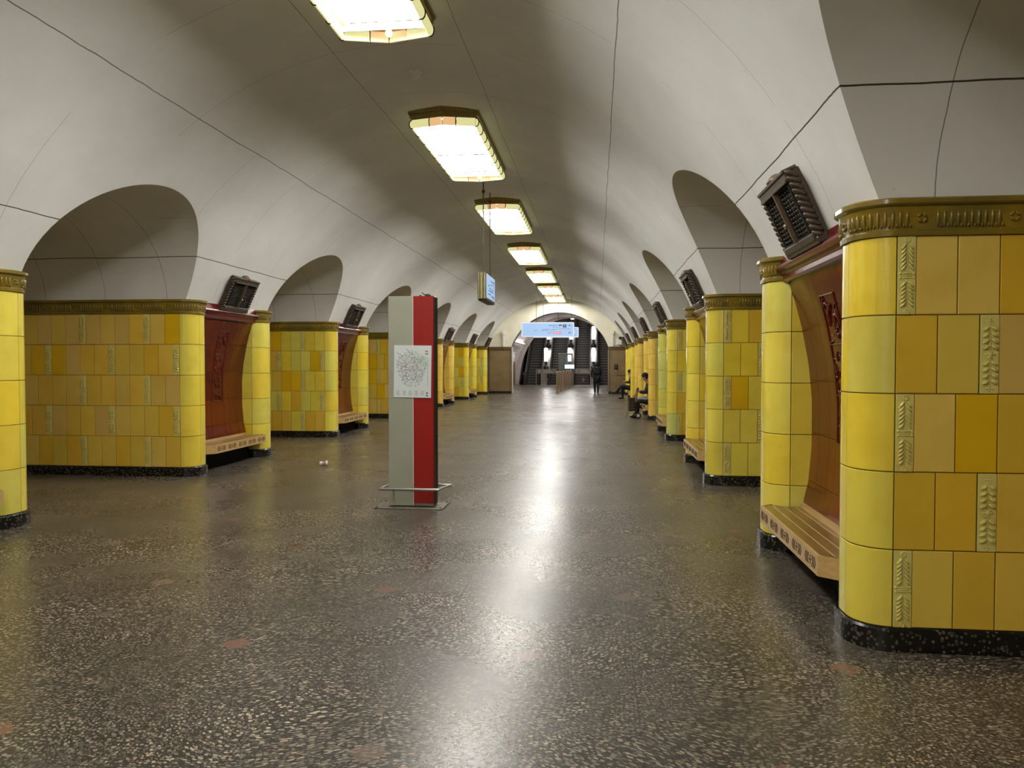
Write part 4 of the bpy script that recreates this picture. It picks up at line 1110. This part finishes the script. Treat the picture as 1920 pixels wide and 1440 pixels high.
def person(label, loc, rotz, J, coat='coat', legs='trousers', hat=True, long_coat=False, seated=False, scale=1.0):
    t = thing('person', label, 'person', loc, rotz); t.scale = (scale,) * 3
    # body: one continuous skinned figure
    B = {k: v for k, v in J.items() if k != 'face'}; E = [('pelvis', 'waist'), ('waist', 'chest'), ('chest', 'neck'), ('neck', 'headb'), ('headb', 'headt')]
    for s in 'LR':
        E += [('pelvis', 'hip' + s), ('hip' + s, 'knee' + s), ('knee' + s, 'ank' + s), ('ank' + s, 'toe' + s), ('chest', 'sh' + s), ('sh' + s, 'elb' + s), ('elb' + s, 'wri' + s), ('wri' + s, 'palm' + s)]
    rad = {'pelvis': (.13, .10), 'waist': (.12, .09), 'chest': (.14, .10), 'neck': .052, 'headb': (.072, .085), 'headt': (.07, .08)}
    for s in 'LR': rad.update({'hip' + s: .085, 'knee' + s: .058, 'ank' + s: .038, 'toe' + s: .03, 'sh' + s: .055, 'elb' + s: .04, 'wri' + s: .026, 'palm' + s: (.034, .018)})
    # fingers
    for s in 'LR':
        w = Vector(J['wri' + s]); p = Vector(J['palm' + s]); d = (p - w).normalized(); side = d.cross(Vector((0, 1, 0.2))).normalized(); crl = d.cross(side).normalized()
        for f in range(4):
            a = p + side * (.024 * (f - 1.5)) * .75 + d * .012; ln = (.034, .04, .038, .03)[f]
            B['f%d%s1' % (f, s)] = tuple(a + d * ln * .6); B['f%d%s2' % (f, s)] = tuple(a + d * ln * 1.1 + crl * .02)
            rad['f%d%s1' % (f, s)] = .0085; rad['f%d%s2' % (f, s)] = .007; E += [('palm' + s, 'f%d%s1' % (f, s)), ('f%d%s1' % (f, s), 'f%d%s2' % (f, s))]
        a = w + side * .03 + d * .035; B['th' + s] = tuple(a + d * .02 + side * .012); rad['th' + s] = .009; E += [('wri' + s, 'th' + s)]
    skin('body', B, E, rad, 'skin', t)
    # face: nose, ears, eyes on the head
    hb, ht = Vector(J['headb']), Vector(J['headt']); hc = (hb + ht) / 2; fw = Vector(J['face']).normalized() if 'face' in J else Vector((0, -1, 0))
    rt = fw.cross((ht - hb).normalized()).normalized()
    mb = MB(); mb.ell(hc + fw * .092 - Vector((0, 0, .015)), .013, .016, .02, 8, 6)
    for s in (1, -1): mb.ell(hc + rt * s * .078 - Vector((0, 0, .01)), .01, .018, .028, 8, 6)
    mb.ell(hc + fw * .082 - Vector((0, 0, .058)), .024, .008, .006, 8, 4)
    mb.build('face_features', 'skin', t)
    mb = MB()
    for s in (1, -1): mb.ell(hc + fw * .08 + rt * s * .03 + Vector((0, 0, .012)), .011, .007, .007, 8, 4)
    mb.build('eyes', 'sign_black', t)
    mb = MB(); mb.ell(hc - fw * .016 + Vector((0, 0, .04)), .095, .105, .088, 14, 9)
    mb.ell(hc - fw * .05 - Vector((0, 0, .03)), .08, .06, .08, 12, 8)
    if hat == 'hood': mb.ell(hc - fw * .04 - Vector((0, 0, .05)), .11, .11, .1, 12, 8)
    mb.build('hair' if not hat else ('hood' if hat == 'hood' else 'knitted_cap'), 'hair' if not hat else 'coat', t)
    # garments as skinned shells, a little wider
    g = .022
    Jt = {k: J[k] for k in ('pelvis', 'waist', 'chest', 'neck', 'shL', 'elbL', 'wriL', 'shR', 'elbR', 'wriR')}
    up = Vector(J['neck']) * .55 + Vector(J['chest']) * .45; Jt['neck'] = tuple(up)
    Et = [('pelvis', 'waist'), ('waist', 'chest'), ('chest', 'neck')] + [e for s in 'LR' for e in (('chest', 'sh' + s), ('sh' + s, 'elb' + s), ('elb' + s, 'wri' + s))]
    rt_ = {'pelvis': (.19, .15), 'waist': (.17, .135), 'chest': (.18, .135), 'neck': .085, 'shL': .082, 'shR': .082, 'elbL': .062, 'elbR': .062, 'wriL': .047, 'wriR': .047}
    if long_coat:
        pv = Vector(J['pelvis']); Jt['hem'] = tuple(pv + Vector((0, .0, -.38))); Et.append(('pelvis', 'hem')); rt_['hem'] = (.21, .17)
    skin('coat', Jt, Et, rt_, coat, t)
    Jl = {k: J[k] for k in ('pelvis', 'hipL', 'kneeL', 'ankL', 'hipR', 'kneeR', 'ankR')}
    El = [e for s in 'LR' for e in (('pelvis', 'hip' + s), ('hip' + s, 'knee' + s), ('knee' + s, 'ank' + s))]
    skin('trousers', Jl, El, {'pelvis': (.15, .12), 'hipL': .112, 'hipR': .112, 'kneeL': .085, 'kneeR': .085, 'ankL': .06, 'ankR': .06}, legs, t)
    for s in 'LR':
        a, b = Vector(J['ank' + s]), Vector(J['toe' + s]); d = (b - a); d.z = 0; d = d.normalized()
        mb = MB(); c = a * .45 + b * .55; c.z = b.z + 0.015
        m = Matrix.Rotation(math.atan2(d.y, d.x), 4, 'Z')
        mb.ell(c, .14, .05, .045, 12, 8, mat=m); mb.ell((a.x, a.y, a.z + .01), .055, .055, .07, 10, 6); mb.build('shoe', 'shoe', t)
    return t
# walking person, seen from behind (facing +y)
W1 = dict(pelvis=(0, 0, .90), waist=(0, .01, 1.05), chest=(.0, .03, 1.26), neck=(0, .05, 1.43), headb=(0, .07, 1.50), headt=(0, .08, 1.58), face=(0, 1, -.1),
          hipL=(-.1, 0, .86), kneeL=(-.09, .09, .48), ankL=(-.08, .14, .08), toeL=(-.08, .27, .03), hipR=(.1, 0, .86), kneeR=(.09, .02, .47), ankR=(.08, -.14, .10), toeR=(.08, -.02, .03),
          shL=(-.19, .03, 1.33), elbL=(-.26, .0, 1.08), wriL=(-.24, .08, .86), palmL=(-.24, .11, .79), shR=(.19, .03, 1.33), elbR=(.26, .05, 1.08), wriR=(.2, .14, .92), palmR=(.18, .18, .86))
wp = person('person in a black hooded coat walking away towards the escalators', (-.02, 41.4, 0), 0, W1, hat='hood', long_coat=True, scale=1.0)
wp_ = kids(wp)
mb = MB(); mb.tube([(-.17, .12, 1.36), (-.05, -.14, 1.2), (.14, -.17, 1.0), (.24, -.1, .9)], .014, 6)
mb.bbox(.2, .34, -.14, .12, .68, .94, .02)
bag = mb.build('shoulder_bag', 'rubber', None); tag(bag, 'dark shoulder bag worn by the walking person', 'bag'); bag.location = wp.location
# seated people on the right-hand benches: local frame faces -y, later turned to face -x
def seated(lean=0, reach=False):
    J = dict(pelvis=(0, 0, .52), waist=(0, -.02 - lean * .3, .68), chest=(0, -.05 - lean, .90), neck=(0, -.09 - lean * 1.5, 1.09), headb=(0, -.13 - lean * 1.7, 1.16), headt=(0, -.16 - lean * 1.7, 1.24), face=(0, -1, -.5),
             hipL=(-.1, -.06, .49), kneeL=(-.12, -.45, .50), ankL=(-.12, -.44, .09), toeL=(-.13, -.58, .03), hipR=(.1, -.06, .49), kneeR=(.12, -.45, .50), ankR=(.11, -.47, .09), toeR=(.12, -.61, .03),
             shL=(-.18, -.06 - lean, .98), elbL=(-.22, -.14 - lean, .75), wriL=(-.1, -.33 - lean, .76), palmL=(-.06, -.38 - lean, .79), shR=(.18, -.06 - lean, .98), elbR=(.22, -.14 - lean, .75), wriR=(.08, -.33 - lean, .76), palmR=(.05, -.38 - lean, .79))
    return J
J2 = seated(.06)
p2 = person('person in dark jacket and grey skirt seated holding a phone beside the trolley', (1.64, Y0 + BAY * 3 + 1.0, 0), -pi / 2, J2, coat='coat', legs='trousers', hat='cap')
mb = MB(); mb.ell((0, -.24, .56), .2, .26, .075, 14, 8); mb.build('grey_skirt', 'greytrouser', p2)
J3 = seated(.0)
J3['kneeR'] = (.02, -.5, .60); J3['ankR'] = (-.08, -.72, .30); J3['toeR'] = (-.09, -.86, .28)
p3 = person('person in black seated with crossed legs on a far bench, partly behind a column', (1.60, Y0 + BAY * 5 + 1.3, 0), -pi / 2, J3, hat='cap')
t = thing('mobile_phone', 'dark phone held in both hands by the seated person', 'phone', (1.64 - .44, Y0 + BAY * 3 + 1.0, .84)); t.rotation_euler = (0, R(-35), 0)
mb = MB(); mb.bbox(-.006, .006, -.038, .038, -.075, .075, .003); mb.build('case', 'black', t)
mb = MB(); mb.box(.006, .0068, -.034, .034, -.07, .07); mb.build('screen', 'sign_line', t)

# ------------------------------------------------------------------ shopping trolley
t = thing('shopping_trolley', 'two-wheeled shopping trolley with a plaid bag standing beside the seated person', 'trolley', (1.02, Y0 + BAY * 3 + .75, 0)); t.rotation_euler = (0, 0, R(8)); t.scale = (.88, .88, .88)
mb = MB()
for y in (-.14, .14):
    mb.tube([(.17, y, .1), (.12, y, .3), (.13, y, .7), (.18, y * .6, .95)], .014, 6); mb.tube([(-.2, y, .02), (-.13, y, .24), (.13, y, .26)], .01, 6)
for z in (.3, .55, .8): mb.tube([(.14, -.14, z), (.14, .14, z)], .009, 6)
mb.tube([(.17, -.17, .1), (.17, .17, .1)], .009, 6); mb.build('frame', 'blackband', t)
mb = MB(); mb.tube([(.18, -.085, .93), (.2, -.06, 1.0), (.2, .06, 1.0), (.18, .085, .93)], .022, 8); mb.build('handle', 'black', t)
mb = MB(); mb.bbox(-.13, .09, -.13, .13, .25, .66, .03); mb.bbox(-.14, .10, -.135, .135, .63, .68, .015); bg = mb.build('bag', 'plaid', t)
mb = MB()
for z in (.33, .43, .53): mb.box(-.133, .093, -.133, .133, z, z + .007)
for y in (-.07, 0, .07): mb.box(-.132, .092, y - .005, y + .005, .27, .62)
mb.build('plaid_lines', 'steel_dull', bg)
for y in (-.19, .19):
    mb = MB(); m_ = Matrix.Rotation(pi / 2, 4, 'X')
    mb.lathe([(.06, -.018), (.092, -.018), (.1, 0), (.092, .018), (.06, .018), (.06, -.018)], (.17, y, .1), 20, mat=m_); w_ = mb.build('wheel', 'rubber', t)
    mb = MB(); mb.lathe([(0, -.012), (.05, -.012), (.062, 0), (.05, .012), (0, .012)], (.17, y, .1), 14, mat=m_); mb.build('hub', 'white', w_)
